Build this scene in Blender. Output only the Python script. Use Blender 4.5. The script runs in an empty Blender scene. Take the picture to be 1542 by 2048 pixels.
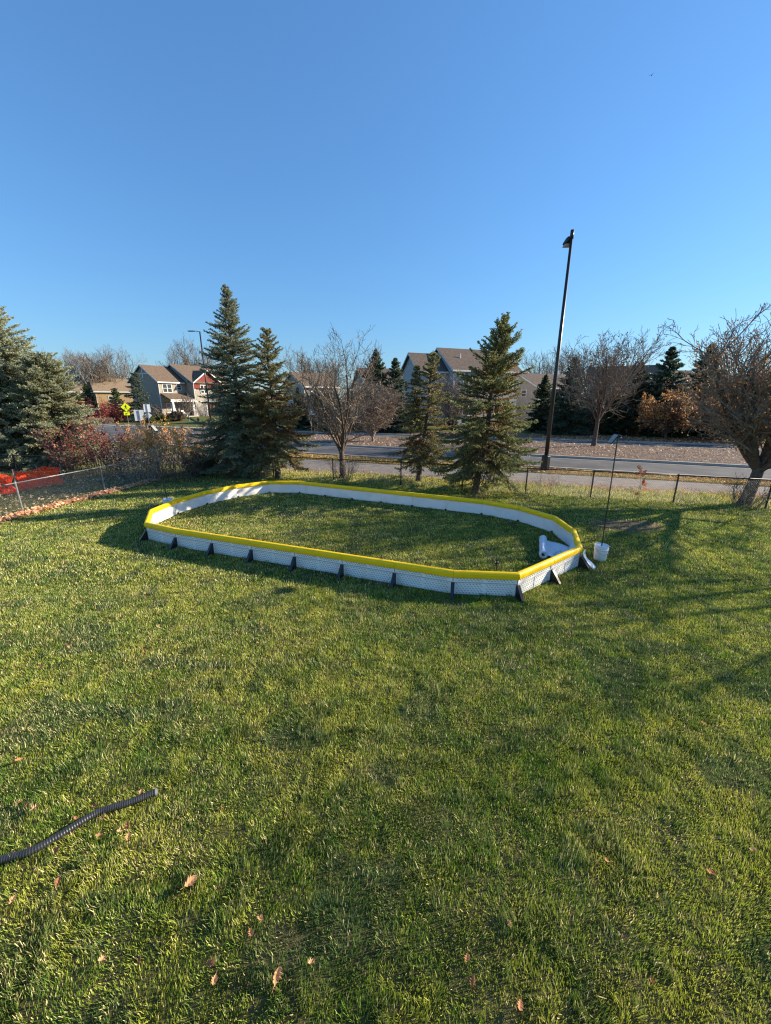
import bpy, math, random
import numpy as np
from math import radians as R, sin, cos, pi
from mathutils import Vector, Matrix

S = bpy.context.scene
C = S.collection
rng = np.random.default_rng(7)
random.seed(7)

# ------------------------------------------------------------------ camera
EYE = 3.6
PITCH = R(16.2)
cam = bpy.data.cameras.new('camera')
cam.sensor_fit = 'AUTO'; cam.sensor_width = 36; cam.lens = 36 * 770 / 2048
cam.clip_start = .05; cam.clip_end = 6000
co = bpy.data.objects.new('camera', cam); C.objects.link(co)
co.location = (0, 0, EYE); co.rotation_euler = (R(90) - PITCH, 0, 0)
S.camera = co

def spot(u, v, z=0):            # where a line of sight of the survey photo meets height z (metres)
    yc = (v - 1024) / 770; D = yc * cos(PITCH) + sin(PITCH); F = cos(PITCH) - yc * sin(PITCH)
    t = (EYE - z) / D
    return Vector(((u - 771) / 770 * t, F * t, z))
def side(u, y, z=0):            # x of a sight line at a known distance y
    return (u - 771) / 770 * (y * cos(PITCH) + (EYE - z) * sin(PITCH))
def top_at(v, y):               # height of a sight line at a known distance y
    yc = (v - 1024) / 770; D = yc * cos(PITCH) + sin(PITCH); F = cos(PITCH) - yc * sin(PITCH)
    return EYE - y * D / F

# ------------------------------------------------------------------ light
SUN_AZ = Vector((.973, .231, 0)).normalized(); SUN_EL = R(21.5)
sdir = Vector((SUN_AZ.x * cos(SUN_EL), SUN_AZ.y * cos(SUN_EL), sin(SUN_EL)))
sl = bpy.data.lights.new('sun', 'SUN'); sl.energy = 4.3; sl.angle = R(.53); sl.color = (1, .87, .68)
so = bpy.data.objects.new('sun', sl); C.objects.link(so); so.location = (30, 10, 40)
so.rotation_euler = (-sdir).to_track_quat('-Z', 'Y').to_euler()
W = bpy.data.worlds.new('World'); S.world = W; W.use_nodes = True
nt = W.node_tree; bg = nt.nodes['Background']
sk = nt.nodes.new('ShaderNodeTexSky'); sk.sky_type = 'NISHITA'; sk.sun_disc = False
sk.sun_elevation = SUN_EL; sk.sun_rotation = math.atan2(sdir.x, sdir.y)
sk.air_density = 1.5; sk.dust_density = .3; sk.ozone_density = 9.5; sk.altitude = 250
tint = nt.nodes.new('ShaderNodeMixRGB'); tint.blend_type = 'MULTIPLY'; tint.inputs[0].default_value = 1; tint.inputs[2].default_value = (.88, 1.08, 1.26, 1)
gm = nt.nodes.new('ShaderNodeGamma'); gm.inputs[1].default_value = .76
nt.links.new(sk.outputs[0], gm.inputs[0]); nt.links.new(gm.outputs[0], tint.inputs[1]); nt.links.new(tint.outputs[0], bg.inputs[0]); bg.inputs[1].default_value = .095
S.cycles.use_denoising = True; S.cycles.denoiser = 'OPENIMAGEDENOISE'; S.cycles.denoising_prefilter = 'NONE'; S.cycles.denoising_input_passes = 'RGB_ALBEDO_NORMAL'; S.cycles.use_adaptive_sampling = False; S.cycles.pixel_filter_type = 'BLACKMAN_HARRIS'; S.cycles.filter_width = 1.2
S.cycles.max_bounces = 8; S.cycles.sample_clamp_indirect = 4
vs = S.view_settings; vs.view_transform = 'Standard'; vs.look = 'None'; vs.exposure = 1.3; vs.gamma = 1

# ------------------------------------------------------------------ materials
def mat(name, c, c2=None, scale=8., rough=.7, spec=.25, bump=0., bscale=None, detail=4., metal=0., attr=None, trans=0., c3=None, s3=1.2, amt3=.5):
    m = bpy.data.materials.new(name); m.use_nodes = True
    n = m.node_tree.nodes; l = m.node_tree.links; b = n['Principled BSDF']
    b.inputs['Roughness'].default_value = rough; b.inputs['Specular IOR Level'].default_value = spec
    b.inputs['Metallic'].default_value = metal; b.inputs['Base Color'].default_value = (*c, 1)
    out = None; tc = n.new('ShaderNodeTexCoord')
    if attr:
        a = n.new('ShaderNodeAttribute'); a.attribute_name = attr; out = a.outputs['Color']
    if c2:
        t = n.new('ShaderNodeTexNoise'); t.inputs['Scale'].default_value = scale; t.inputs['Detail'].default_value = detail
        l.new(tc.outputs['Object'], t.inputs['Vector'])
        r = n.new('ShaderNodeValToRGB'); r.color_ramp.elements[0].color = (*c, 1); r.color_ramp.elements[1].color = (*c2, 1)
        r.color_ramp.elements[0].position = .35; r.color_ramp.elements[1].position = .65
        l.new(t.outputs[0], r.inputs[0]); out = r.outputs[0]
        if c3:
            t3 = n.new('ShaderNodeTexNoise'); t3.inputs['Scale'].default_value = s3; t3.inputs['Detail'].default_value = 5
            l.new(tc.outputs['Object'], t3.inputs['Vector'])
            r3 = n.new('ShaderNodeValToRGB'); r3.color_ramp.elements[0].position = .47; r3.color_ramp.elements[1].position = .6
            r3.color_ramp.elements[1].color = (amt3, amt3, amt3, 1)
            l.new(t3.outputs[0], r3.inputs[0])
            mx = n.new('ShaderNodeMixRGB'); mx.inputs[2].default_value = (*c3, 1)
            l.new(r3.outputs[0], mx.inputs[0]); l.new(out, mx.inputs[1]); out = mx.outputs[0]
    if out: l.new(out, b.inputs['Base Color'])
    if bump:
        t2 = n.new('ShaderNodeTexNoise'); t2.inputs['Scale'].default_value = bscale or scale * 3; t2.inputs['Detail'].default_value = 5
        l.new(tc.outputs['Object'], t2.inputs['Vector'])
        bp = n.new('ShaderNodeBump'); bp.inputs['Strength'].default_value = bump; bp.inputs['Distance'].default_value = .02
        l.new(t2.outputs[0], bp.inputs['Height']); l.new(bp.outputs[0], b.inputs['Normal'])
    if trans:
        tr = n.new('ShaderNodeBsdfTranslucent'); mx = n.new('ShaderNodeAddShader')
        dm = n.new('ShaderNodeMixRGB'); dm.blend_type = 'MULTIPLY'; dm.inputs[0].default_value = 1; dm.inputs[1].default_value = (*c, 1); dm.inputs[2].default_value = (trans, trans, trans, 1)
        if out: l.new(out, dm.inputs[1])
        l.new(dm.outputs[0], tr.inputs[0]); l.new(b.outputs[0], mx.inputs[0]); l.new(tr.outputs[0], mx.inputs[1])
        l.new(mx.outputs[0], n['Material Output'].inputs['Surface'])
    return m

def siding(name, c, pitch=.14, vary=.06):      # lap siding: real colour with a bump of horizontal laps
    m = mat(name, c, tuple(x * (1 - vary * 3) for x in c), 3, .65)
    n = m.node_tree.nodes; l = m.node_tree.links; b = n['Principled BSDF']
    tc = n.new('ShaderNodeTexCoord'); sp = n.new('ShaderNodeSeparateXYZ'); l.new(tc.outputs['Object'], sp.inputs[0])
    d = n.new('ShaderNodeMath'); d.operation = 'DIVIDE'; d.inputs[1].default_value = pitch; l.new(sp.outputs[2], d.inputs[0])
    f = n.new('ShaderNodeMath'); f.operation = 'FRACT'; l.new(d.outputs[0], f.inputs[0])
    bp = n.new('ShaderNodeBump'); bp.inputs['Strength'].default_value = .7; bp.inputs['Distance'].default_value = .03
    l.new(f.outputs[0], bp.inputs['Height']); l.new(bp.outputs[0], b.inputs['Normal'])
    return m

M = {}
M['soil'] = mat('lawn_ground', (.04, .05, .014), (.085, .085, .03), 9, .95, .1, .6, 40, c3=(.13, .10, .05), s3=2.2, amt3=.6)
M['terrain'] = mat('terrain_grass', (.075, .10, .026), (.13, .15, .045), 1.4, .95, .1, .5, 14, c3=(.17, .12, .06), s3=.35, amt3=.55)
M['grass'] = mat('grass', (.1, .14, .03), attr='col', rough=.5, spec=.3, trans=.46)
M['leaf'] = mat('dry_leaf', (.4, .22, .1), attr='col', rough=.7, spec=.25, trans=.4)
M['asphalt'] = mat('asphalt', (.085, .083, .084), (.13, .125, .12), 1.1, .85, .3, .4, 60, c3=(.06, .06, .062), s3=.35, amt3=.6)
M['trail'] = mat('trail', (.20, .175, .155), (.27, .235, .205), 2.5, .9, .2, .5, 50)
M['concrete'] = mat('concrete', (.36, .33, .28), (.46, .42, .36), 2.2, .85, .25, .3, 40)
M['mulch'] = mat('mulch', (.11, .08, .06), (.24, .17, .13), 5.5, .95, .1, .9, 22, c3=(.10, .075, .055), s3=1.1, amt3=.6)
M['dirt'] = mat('bare_dirt', (.11, .075, .045), (.18, .125, .08), 7, .95, .1, .8, 25)
M['paint'] = mat('road_paint', (.72, .71, .68), (.5, .49, .47), 9, .7)
M['white'] = mat('white_plastic', (.90, .87, .83), (.87, .84, .80), 2.5, .38, .45, c3=(.62, .57, .48), s3=2.6, amt3=.22)
M['white2'] = mat('white_painted_wood', (.72, .70, .66), (.66, .64, .6), 4, .6)
M['slot'] = mat('slot_shade_grey_plastic', (.33, .335, .35), (.27, .275, .29), 20, .7, .1)  # paints the shade inside the board slots; also plain grey parts
M['rail'] = mat('groove_shade_grey', (.50, .51, .53), (.44, .45, .47), 20, .6)  # greyer than the white boards: shade of the mid groove put into colour
M['yellow'] = mat('yellow_foam', (1.0, .64, .003), (.98, .59, .002), 5, .5, .35, .12, 70)
M['black'] = mat('black_plastic', (.011, .011, .012), (.018, .018, .02), 12, .34, .6)
M['blackmetal'] = mat('black_metal', (.014, .013, .014), (.024, .022, .023), 6, .38, .5)
M['galv'] = mat('galvanised_steel', (.34, .34, .33), (.25, .25, .24), 14, .5, .5, metal=.55)
M['vinyl'] = mat('dark_coated_wire', (.018, .018, .018), (.03, .03, .028), 20, .5, .4)
M['sheet'] = mat('white_film', (.78, .80, .84), (.70, .73, .80), 3.5, .28, .5, .25, 9)
M['glass'] = mat('window_glass', (.02, .024, .028), (.035, .04, .045), 1.5, .06, .7)
M['orange'] = mat('orange_mesh', (.86, .11, .028), (.74, .08, .02), 4, .55, .3, trans=.6)
M['signback'] = mat('sign_aluminium', (.62, .66, .70), (.55, .59, .63), 5, .5, .4)
M['signyel'] = mat('sign_yellow', (.78, .86, .01), (.72, .80, .01), 5, .5, .3)
M['signwhite'] = mat('sign_white', (.82, .82, .8), (.76, .76, .74), 5, .5, .3)
M['bark'] = mat('bark', (.075, .055, .042), (.15, .115, .09), 14, .9, .15, 1., 30)
M['palebark'] = mat('pale_bark', (.19, .155, .125), (.30, .25, .205), 10, .85, .2, .6, 30)
M['twig'] = mat('twig', (.195, .152, .115), (.28, .225, .172), 6, .85, .2)
M['darktwig'] = mat('dark_twig', (.085, .06, .05), (.15, .11, .09), 6, .85, .2)
M['redtwig'] = mat('red_twig', (.30, .055, .05), (.36, .10, .08), 3, .8, .2)
M['needle'] = mat('needles', (.05, .08, .04), attr='col', rough=.55, spec=.3, trans=.5)
M['shingle'] = mat('brown_shingles', (.135, .095, .068), (.19, .14, .10), 3.5, .92, .15, .8, 12, c3=(.10, .07, .052), s3=9, amt3=.7)
M['shingle2'] = mat('grey_brown_shingles', (.115, .088, .070), (.165, .13, .105), 3.5, .92, .15, .8, 12, c3=(.085, .066, .054), s3=9, amt3=.7)
M['shingle3'] = mat('tan_shingles', (.22, .16, .105), (.28, .21, .14), 3.5, .92, .15, .8, 12)
M['taupe'] = siding('taupe_siding', (.36, .32, .26))
M['greysiding'] = siding('grey_siding', (.47, .475, .48))
M['pinksiding'] = siding('beige_siding', (.46, .39, .34))
M['tansiding'] = siding('tan_siding', (.42, .29, .15))
M['red'] = siding('red_shakes', (.20, .032, .024), .2)
M['stone'] = mat('stone_veneer', (.18, .15, .13), (.34, .29, .25), 6, .85, .2, .8, 8)
M['garage'] = mat('wood_garage_door', (.26, .09, .045), (.20, .065, .035), 5, .6, .3)
M['hose'] = mat('black_corrugated_plastic', (.024, .025, .027), (.045, .045, .047), 9, .42, .5)
M['panel'] = mat('solar_panel_back', (.30, .33, .29), (.24, .27, .24), 6, .4, .5)
M['wire'] = mat('metal_wire', (.4, .4, .4), metal=.8, rough=.4)

# ------------------------------------------------------------------ builders
def link(name, me, m, parent=None):
    for x in (m if isinstance(m, (list, tuple)) else [m]): me.materials.append(x)
    o = bpy.data.objects.new(name, me); C.objects.link(o)
    if parent: o.parent = parent
    return o
def tag(o, label=None, cat=None, group=None, kind=None):
    if label: o['label'] = label
    if cat: o['category'] = cat
    if group: o['group'] = group
    if kind: o['kind'] = kind
    return o
def thing(name, label, cat, loc=(0, 0, 0), rz=0, group=None):
    o = bpy.data.objects.new(name, None); C.objects.link(o); o.empty_display_size = .2
    o.location = loc; o.rotation_euler = (0, 0, rz)
    return tag(o, label, cat, group)
def copy_tree(o, parent=None):
    c = o.copy(); C.objects.link(c)
    if parent: c.parent = parent
    for ch in o.children: copy_tree(ch, c)
    return c
def fast_mesh(name, V, F, mi=None, col=None, smooth=False):   # F: (n,k) faces of one size
    V = np.asarray(V, np.float32); F = np.asarray(F, np.int32); k = F.shape[1]
    me = bpy.data.meshes.new(name)
    me.vertices.add(len(V)); me.vertices.foreach_set('co', V.ravel())
    me.loops.add(F.size); me.loops.foreach_set('vertex_index', F.ravel())
    me.polygons.add(len(F)); me.polygons.foreach_set('loop_start', np.arange(0, F.size, k, dtype=np.int32))
    if mi is not None: me.polygons.foreach_set('material_index', np.asarray(mi, np.int32))
    me.polygons.foreach_set('use_smooth', np.full(len(F), smooth))
    if col is not None:
        a = me.attributes.new('col', 'FLOAT_COLOR', 'POINT')
        cc = np.ones((len(V), 4), np.float32); cc[:, :3] = col; a.data.foreach_set('color', cc.ravel())
    me.update(calc_edges=True); me.validate()
    return me

class MB:
    def __init__(s): s.v = []; s.f = []
    def add(s, vs, fs):
        b = len(s.v); s.v += [tuple(x) for x in vs]; s.f += [tuple(i + b for i in f) for f in fs]; return s
    def box(s, x0, x1, y0, y1, z0, z1, mtx=None):
        vs = [Vector(p) for p in ((x0,y0,z0),(x1,y0,z0),(x1,y1,z0),(x0,y1,z0),(x0,y0,z1),(x1,y0,z1),(x1,y1,z1),(x0,y1,z1))]
        if mtx: vs = [mtx @ p for p in vs]
        return s.add(vs, [(0,3,2,1),(4,5,6,7),(0,1,5,4),(1,2,6,5),(2,3,7,6),(3,0,4,7)])
    def tube(s, pts, rad, n=8, caps=True):
        pts = [Vector(p) for p in pts]
        rad = rad if hasattr(rad, '__len__') else [rad] * len(pts)
        ring = []; up = None; b = len(s.v)
        for i, p in enumerate(pts):
            d = (pts[min(i + 1, len(pts) - 1)] - pts[max(i - 1, 0)]).normalized()
            if up is None: up = Vector((0, 0, 1)) if abs(d.z) < .9 else Vector((1, 0, 0))
            a = d.cross(up).normalized(); up = a.cross(d).normalized()
            for k in range(n):
                t = 2 * pi * k / n; s.v.append(tuple(p + (a * cos(t) + up * sin(t)) * rad[i]))
        for i in range(len(pts) - 1):
            for k in range(n):
                s.f.append((b + i*n + k, b + i*n + (k+1) % n, b + (i+1)*n + (k+1) % n, b + (i+1)*n + k))
        if caps:
            s.f.append(tuple(b + k for k in range(n))[::-1]); e = b + (len(pts) - 1) * n; s.f.append(tuple(e + k for k in range(n)))
        return s
    def lathe(s, prof, n=24, c=(0, 0, 0)):
        b = len(s.v)
        for r, z in prof:
            for k in range(n):
                t = 2 * pi * k / n; s.v.append((c[0] + r * cos(t), c[1] + r * sin(t), c[2] + z))
        for i in range(len(prof) - 1):
            for k in range(n): s.f.append((b+i*n+k, b+i*n+(k+1) % n, b+(i+1)*n+(k+1) % n, b+(i+1)*n+k))
        return s
    def prism(s, poly, d, origin, ax, ay, an):   # polygon in plane (ax, ay), extruded d along an
        o = Vector(origin); ax, ay, an = Vector(ax), Vector(ay), Vector(an); n = len(poly)
        a = [o + ax * x + ay * y for x, y in poly]; bb = [p + an * d for p in a]
        return s.add(a + bb, [tuple(range(n))[::-1], tuple(range(n, 2 * n))] + [(i, (i+1) % n, n + (i+1) % n, n + i) for i in range(n)])
    def build(s, name, m, parent=None, smooth=False, bevel=0):
        me = bpy.data.meshes.new(name); me.from_pydata(s.v, [], s.f); me.update()
        if smooth: me.polygons.foreach_set('use_smooth', [True] * len(me.polygons))
        o = link(name, me, m, parent)
        if bevel:
            md = o.modifiers.new('bevel', 'BEVEL'); md.width = bevel; md.segments = 2; md.limit_method = 'ANGLE'
        return o

def vnoise(x, y, scale, seed):        # smooth value noise on arrays
    g = np.random.default_rng(seed).random((128, 128)); X = x / scale + 1000; Y = y / scale + 1000
    i = np.floor(X).astype(int); j = np.floor(Y).astype(int); fx = X - i; fy = Y - j
    fx = fx * fx * (3 - 2 * fx); fy = fy * fy * (3 - 2 * fy)
    q = lambda a, b: g[(i + a) % 128, (j + b) % 128]
    return (q(0,0)*(1-fx) + q(1,0)*fx)*(1-fy) + (q(0,1)*(1-fx) + q(1,1)*fx)*fy
def norm(a): return a / np.maximum(np.linalg.norm(a, axis=-1, keepdims=True), 1e-9)
def tubes(P0, P1, R0, R1, n=4):       # arrays of straight segments to quads
    P0, P1 = np.asarray(P0, float), np.asarray(P1, float); d = norm(P1 - P0)
    ref = np.where(np.abs(d[:, 2:3]) < .9, np.array([[0, 0, 1.]]), np.array([[1., 0, 0]]))
    a = norm(np.cross(d, ref)); b = np.cross(a, d); N = len(P0)
    t = np.arange(n) * 2 * pi / n
    off = a[:, None] * np.cos(t)[None, :, None] + b[:, None] * np.sin(t)[None, :, None]
    lo = P0[:, None] + off * np.asarray(R0)[:, None, None]; hi = P1[:, None] + off * np.asarray(R1)[:, None, None]
    V = np.concatenate([lo, hi], 1).reshape(-1, 3)
    k = np.arange(n); q = np.stack([k, (k + 1) % n, n + (k + 1) % n, n + k], 1)
    F = (np.arange(N)[:, None, None] * 2 * n + q[None]).reshape(-1, 4)
    return V, F
def diamonds(P, d, s, L, Wd):         # leaf- or needle-shaped quads
    L = np.asarray(L)[:, None]; Wd = np.asarray(Wd)[:, None]
    V = np.stack([P, P + d * L * .5 + s * Wd, P + d * L, P + d * L * .5 - s * Wd], 1).reshape(-1, 3)
    return V, np.arange(len(P) * 4).reshape(-1, 4)
def rdir(n, r): return norm(r.normal(size=(n, 3)))

# ------------------------------------------------------------------ ground, road
def smooth(t): t = np.clip(t, 0, 1); return t * t * (3 - 2 * t)
def ground_z(x, y):
    y0 = 66 - 20 * smooth((np.asarray(x, float) + 25) / 20)
    return .6 * smooth((np.asarray(y, float) - y0) / 9)
def gz(x, y): return float(ground_z(x, y))
gx = np.concatenate([[-3000, -1200, -500, -250], np.arange(-140, 141, 2.), [250, 500, 1200, 3000]])
gy = np.concatenate([[-3000, -600, -120, -40], np.arange(-10, 131, 2.), [180, 300, 600, 1400, 4000]])
X, Y = np.meshgrid(gx, gy); V = np.stack([X, Y, ground_z(X, Y)], -1).reshape(-1, 3); nx = len(gx)
i, j = np.meshgrid(np.arange(nx - 1), np.arange(len(gy) - 1)); b = (j * nx + i).ravel()
tag(link('ground', fast_mesh('ground', V, np.stack([b, b + 1, b + nx + 1, b + nx], 1), smooth=True), M['terrain']), kind='structure')

def strip(name, m, lo, hi, x0, x1, z, n=24):
    xs = np.linspace(x0, x1, n); V = [];
    for x in xs: V += [(x, lo(x), z), (x, hi(x), z)]
    F = [(2*k, 2*k+2, 2*k+3, 2*k+1) for k in range(n - 1)]
    mb = MB(); mb.add(V, F); return tag(mb.build(name, m), kind='structure')
L_TN = lambda x: 18.8 - .30 * x
L_TF = lambda x: 22.4 - .37 * x
L_CB = lambda x: 24.6 - .41 * x
L_MC = lambda x: 30.2 - .44 * x
L_MF = lambda x: 38.0 - .37 * x
L_RF = lambda x: 42.2 - .36 * x
mb = MB(); mb.add([(-12.6, -3, .004), (22, -3, .004), (22, 12.2, .004), (-10.4, 21.9, .004), (-11.9, 12.2, .004)], [(0, 1, 2, 3, 4)])
tag(mb.build('lawn', M['soil']), kind='structure')
strip('trail', M['trail'], L_TN, L_TF, -24, 30, .006)
strip('road', M['asphalt'], L_CB, L_RF, -95, 34, .005)
def kerb(name, line, x0, x1, wid, h=.13, sgn=1, n=30):
    mb = MB(); xs = np.linspace(x0, x1, n)
    P = []
    for x in xs: P += [(x, line(x), 0), (x, line(x), h), (x, line(x) + sgn * wid, h), (x, line(x) + sgn * wid, 0)]
    F = []
    for k in range(n - 1):
        for q in range(3): F.append((4*k+q, 4*k+q+1, 4*k+q+5, 4*k+q+4))
    mb.add(P, F + [(0, 1, 2, 3), (4*n-4, 4*n-3, 4*n-2, 4*n-1)]); return tag(mb.build(name, M['concrete']), kind='structure')
kerb('kerb', L_CB, -60, 34, .18, .12, -1)
kerb('kerb', L_RF, -95, 34, .18, .12, 1)
# gutters of pale concrete at the foot of the kerbs
strip('gutter', M['concrete'], lambda x: L_CB(x), lambda x: L_CB(x) + .42, -60, 34, .009)
# median island with a rounded nose
xs = np.linspace(-9, 34, 26)
lo = [(x, L_MC(x)) for x in xs]; hi = [(x, L_MF(x)) for x in xs[::-1]]
yl, yh = L_MC(-9), L_MF(-9); nose = [(-9 - 3.0 * sin(t), (yl + yh) / 2 + (yh - yl) / 2 * cos(t)) for t in np.linspace(.15, pi - .15, 9)]
ring = lo + hi + nose; n = len(ring)
mb = MB(); mb.add([(x, y, .13) for x, y in ring], [tuple(range(n))]); tag(mb.build('median', M['mulch']), kind='structure')
cen = Vector((12, 30)); inner = []
kb = MB(); P = []
for x, y in ring:
    d = (Vector((x, y)) - Vector((max(x, -6), (L_MC(max(x, -6)) + L_MF(max(x, -6))) / 2))).normalized() * .2
    P += [(x + d.x, y + d.y, 0), (x + d.x, y + d.y, .14), (x, y, .142), (x + d.x * 3, y + d.y * 3, .011)]
F = []
for k in range(n):
    a, b2 = 4 * k, 4 * ((k + 1) % n)
    F += [(a, a+1, b2+1, b2), (a+1, a+2, b2+2, b2+1), (a, a+3, b2+3, b2)]
kb.add(P, F); tag(kb.build('kerb', M['concrete']), kind='structure')
# pavement and side drive at the far left corner
strip('pavement', M['concrete'], lambda x: L_RF(x) + .9, lambda x: L_RF(x) + 2.6, -95, -17, .006)
strip('verge', M['mulch'], lambda x: L_RF(x) + .2, lambda x: L_RF(x) + 7.5, -14, 36, .004)
strip('verge', M['mulch'], lambda x: L_RF(x) + 2.7, lambda x: L_RF(x) + 5.4, -64, -34, .007)
# crosswalk and lane lines
def paintline(name, p, q, w):
    p, q = Vector(p), Vector(q); d = (q - p).normalized(); s = Vector((-d.y, d.x)) * w / 2
    mb = MB(); mb.add([(*(p + s), .009), (*(p - s), .009), (*(q - s), .009), (*(q + s), .009)], [(0, 1, 2, 3)])
    tag(mb.build(name, M['paint']), kind='structure')
paintline('road_marking', (-25.5, 44.6), (-15, 42.0), .35)
paintline('road_marking', (-19.0, 39.4), (-13.2, 36.9), .32)
paintline('road_marking', (-41, 55.6), (-33, 54.2), .3)
paintline('road_marking', (-24.2, 40.2), (-22.4, 39.7), .3)
# a worn patch of bare earth right of the rink
pc = spot(1255, 1052); n = 26
mb = MB(); mb.add([(pc.x + (1.0 + .22 * sin(3 * t + 1) + .15 * sin(7 * t)) * cos(t) * 1.15, pc.y + (.85 + .2 * sin(4 * t)) * sin(t) * .75, .008) for t in np.linspace(0, 2 * pi, n, endpoint=False)], [tuple(range(n))])
tag(mb.build('dirt_patch', M['dirt']), kind='structure')

# ------------------------------------------------------------------ grass
def fence_x(y): return -11.96 + (y - 12.2) * .19
def blades(n, x, y, h, w, col, r, lean=.55):
    az = r.uniform(0, 2 * pi, n)
    cl = vnoise(x, y, .22, 5) * 6.28 * 2
    lx = np.cos(az) * .6 + np.cos(cl) * .6; ly = np.sin(az) * .6 + np.sin(cl) * .6
    k = lean * r.uniform(.2, 1.3, n)
    B = np.stack([x, y, np.full(n, .0)], 1)
    T = B + np.stack([lx * h * k, ly * h * k, h * np.sqrt(np.maximum(1 - (k * .6) ** 2, .15))], 1)
    a2 = r.uniform(0, 2 * pi, n); sx = np.stack([np.cos(a2), np.sin(a2), np.zeros(n)], 1) * w[:, None] * .5
    V = np.stack([B - sx, B + sx, T + sx * .25, T - sx * .25], 1).reshape(-1, 3)
    return V, np.repeat(col, 4, 0)
def lawn_field():
    Vs, Cs = [], []
    for (y0, y1, dens, wd) in ((.7, 3.2, 11500, .0052), (3.2, 4.5, 8600, .0058), (4.5, 7, 5600, .0068), (7, 11, 2600, .0105), (11, 22, 1350, .0135)):
        xl, xr = -(y1 * .96 + 1) * 1.0 - .8, (y1 * .96 + 1) + 1.2
        xl = max(xl, -13); xr = min(xr, 20)
        n = int((xr - xl) * (y1 - y0) * dens); r = np.random.default_rng(int(y1 * 10))
        x = r.uniform(xl, xr, n); y = r.uniform(y0, y1, n)
        ok = (np.abs(x) < (y * .97 + 1.2) * 1.02 + 1.2) & (y < L_TN(x) - .15 + vnoise(x, y, .5, 9) * .4) & (x > fence_x(y) + .15 + .25 * vnoise(x, y, .4, 3))
        dp = ((x - pc.x) / 1.2) ** 2 + ((y - pc.y) / .7) ** 2
        ok &= r.random(n) < np.clip((dp - .25) * 1.1, .12, 1)
        # thin scattered wear
        ok &= r.random(n) < .62 + .6 * vnoise(x, y, .13, 21)
        fl = (x - .0) * 0
        x, y = x[ok], y[ok]; n = len(x)
        clump = vnoise(x, y, .11, 11) * .6 + vnoise(x, y, .35, 12) * .4
        tall = smooth((y - (fy_back(x) - .5)) / .7)
        tuft = smooth((vnoise(x, y, .13, 71) * .75 + vnoise(x, y, .6, 72) * .25 - .62) / .1)
        h = (.024 + .030 * clump * r.uniform(.5, 1.4, n)) * (1 + .6 * tuft) * (1 + 1.9 * tall * vnoise(x, y, .45, 31))
        p1 = vnoise(x, y, 1.1, 13) * .28 + vnoise(x, y, .21, 14) * .37 + r.random(n) * .35
        p2 = vnoise(x, y, .6, 15) * .5 + r.random(n) * .5
        g = np.array([.10, .18, .018]); yg = np.array([.33, .345, .05]); st = np.array([.66, .56, .27]); bgn = np.array([.07, .125, .04])
        t = smooth((p1 - .3) / .4)[:, None]; col = g * (1 - t) + yg * t
        u = smooth((vnoise(x, y, .42, 17) - .68) / .15)[:, None] * .75; col = col * (1 - u) + bgn * u; col = col * (1 - .55 * tuft[:, None]) + bgn * .8 * .55 * tuft[:, None]
        right = smooth((x + 2) / 12) * .35  # straw thins out rightward: darker backlit side put into the colour
        far = smooth((y - 11) / 7) * .35
        lt = vnoise(x, y, 2.1, 41)
        s = (r.random(n) < .07 + .10 * smooth((2 - x) / 9) + .24 * smooth((p2 - .5) / .3) * (.4 + lt) * (1 - right) + .25 * far * smooth((x - 3) / 8) + .25 * tall)[:, None]  # real straw mix, plus extra on the left as painted front-lit brightness
        h = h * (.92 + .08 * smooth((y - 2) / 6)) * np.where(r.random(n) < .06, 1.5, 1.)
        col = np.where(s, st * r.uniform(.6, 1.1, (n, 1)), col) * r.uniform(.6, 1.4, (n, 1))
        a, c = blades(n, x, y, h, np.full(n, wd) * r.uniform(.6, 1.4, n), col, r); Vs.append(a); Cs.append(c)
    return np.concatenate(Vs), np.concatenate(Cs)
def fy_back(x): return 16.72 - .305 * x     # line of the back fence
V, Cc = lawn_field()
tag(link('grass', fast_mesh('grass', V, np.arange(len(V)).reshape(-1, 4), col=Cc), M['grass']), 'short mown green grass of the back garden', 'grass', kind='stuff')
# verge between trail and kerb, and the neighbour's rough grass
def rough_field(n, fx, fyl, fyh, hh, wd, pst, seed, cols):
    r = np.random.default_rng(seed); x = r.uniform(*fx, n); y = fyl(x) + (fyh(x) - fyl(x)) * r.random(n)
    z = vnoise(x, y, .5, seed)
    ok = r.random(n) < .35 + z; x, y, z = x[ok], y[ok], z[ok]; n = len(x)
    h = hh * (.5 + z) * r.uniform(.6, 1.3, n)
    col = np.where((r.random(n) < pst)[:, None], np.array(cols[1]), np.array(cols[0])) * r.uniform(.7, 1.3, (n, 1))
    return blades(n, x, y, h, np.full(n, wd), col, r)
V, Cc = rough_field(60000, (-9, 21), lambda x: L_TF(x) + .05, lambda x: L_CB(x) - .2, .07, .02, .5, 51, ((.10, .125, .03), (.36, .25, .10)))
tag(link('verge_grass', fast_mesh('verge_grass', V, np.arange(len(V)).reshape(-1, 4), col=Cc), M['grass']), 'yellowing verge grass between the path and the road', 'grass', kind='stuff')
V, Cc = rough_field(50000, (-26, -11.2), lambda x: np.maximum(9.0, 12.2 + (x + 11.96) / .19 * 0 - 3 - (x + 12) * .3), lambda x: 27 + 0 * x, .08, .02, .45, 52, ((.095, .115, .03), (.27, .2, .1)))
keep = (V[::4, 0] < fence_x(V[::4, 1]) - .1); keep4 = np.repeat(keep, 4)
V, Cc = V[keep4], Cc[keep4]
tag(link('rough_grass', fast_mesh('rough_grass', V, np.arange(len(V)).reshape(-1, 4), col=Cc), M['grass']), 'thin rough grass of the next garden behind the fence', 'grass', kind='stuff')

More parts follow.
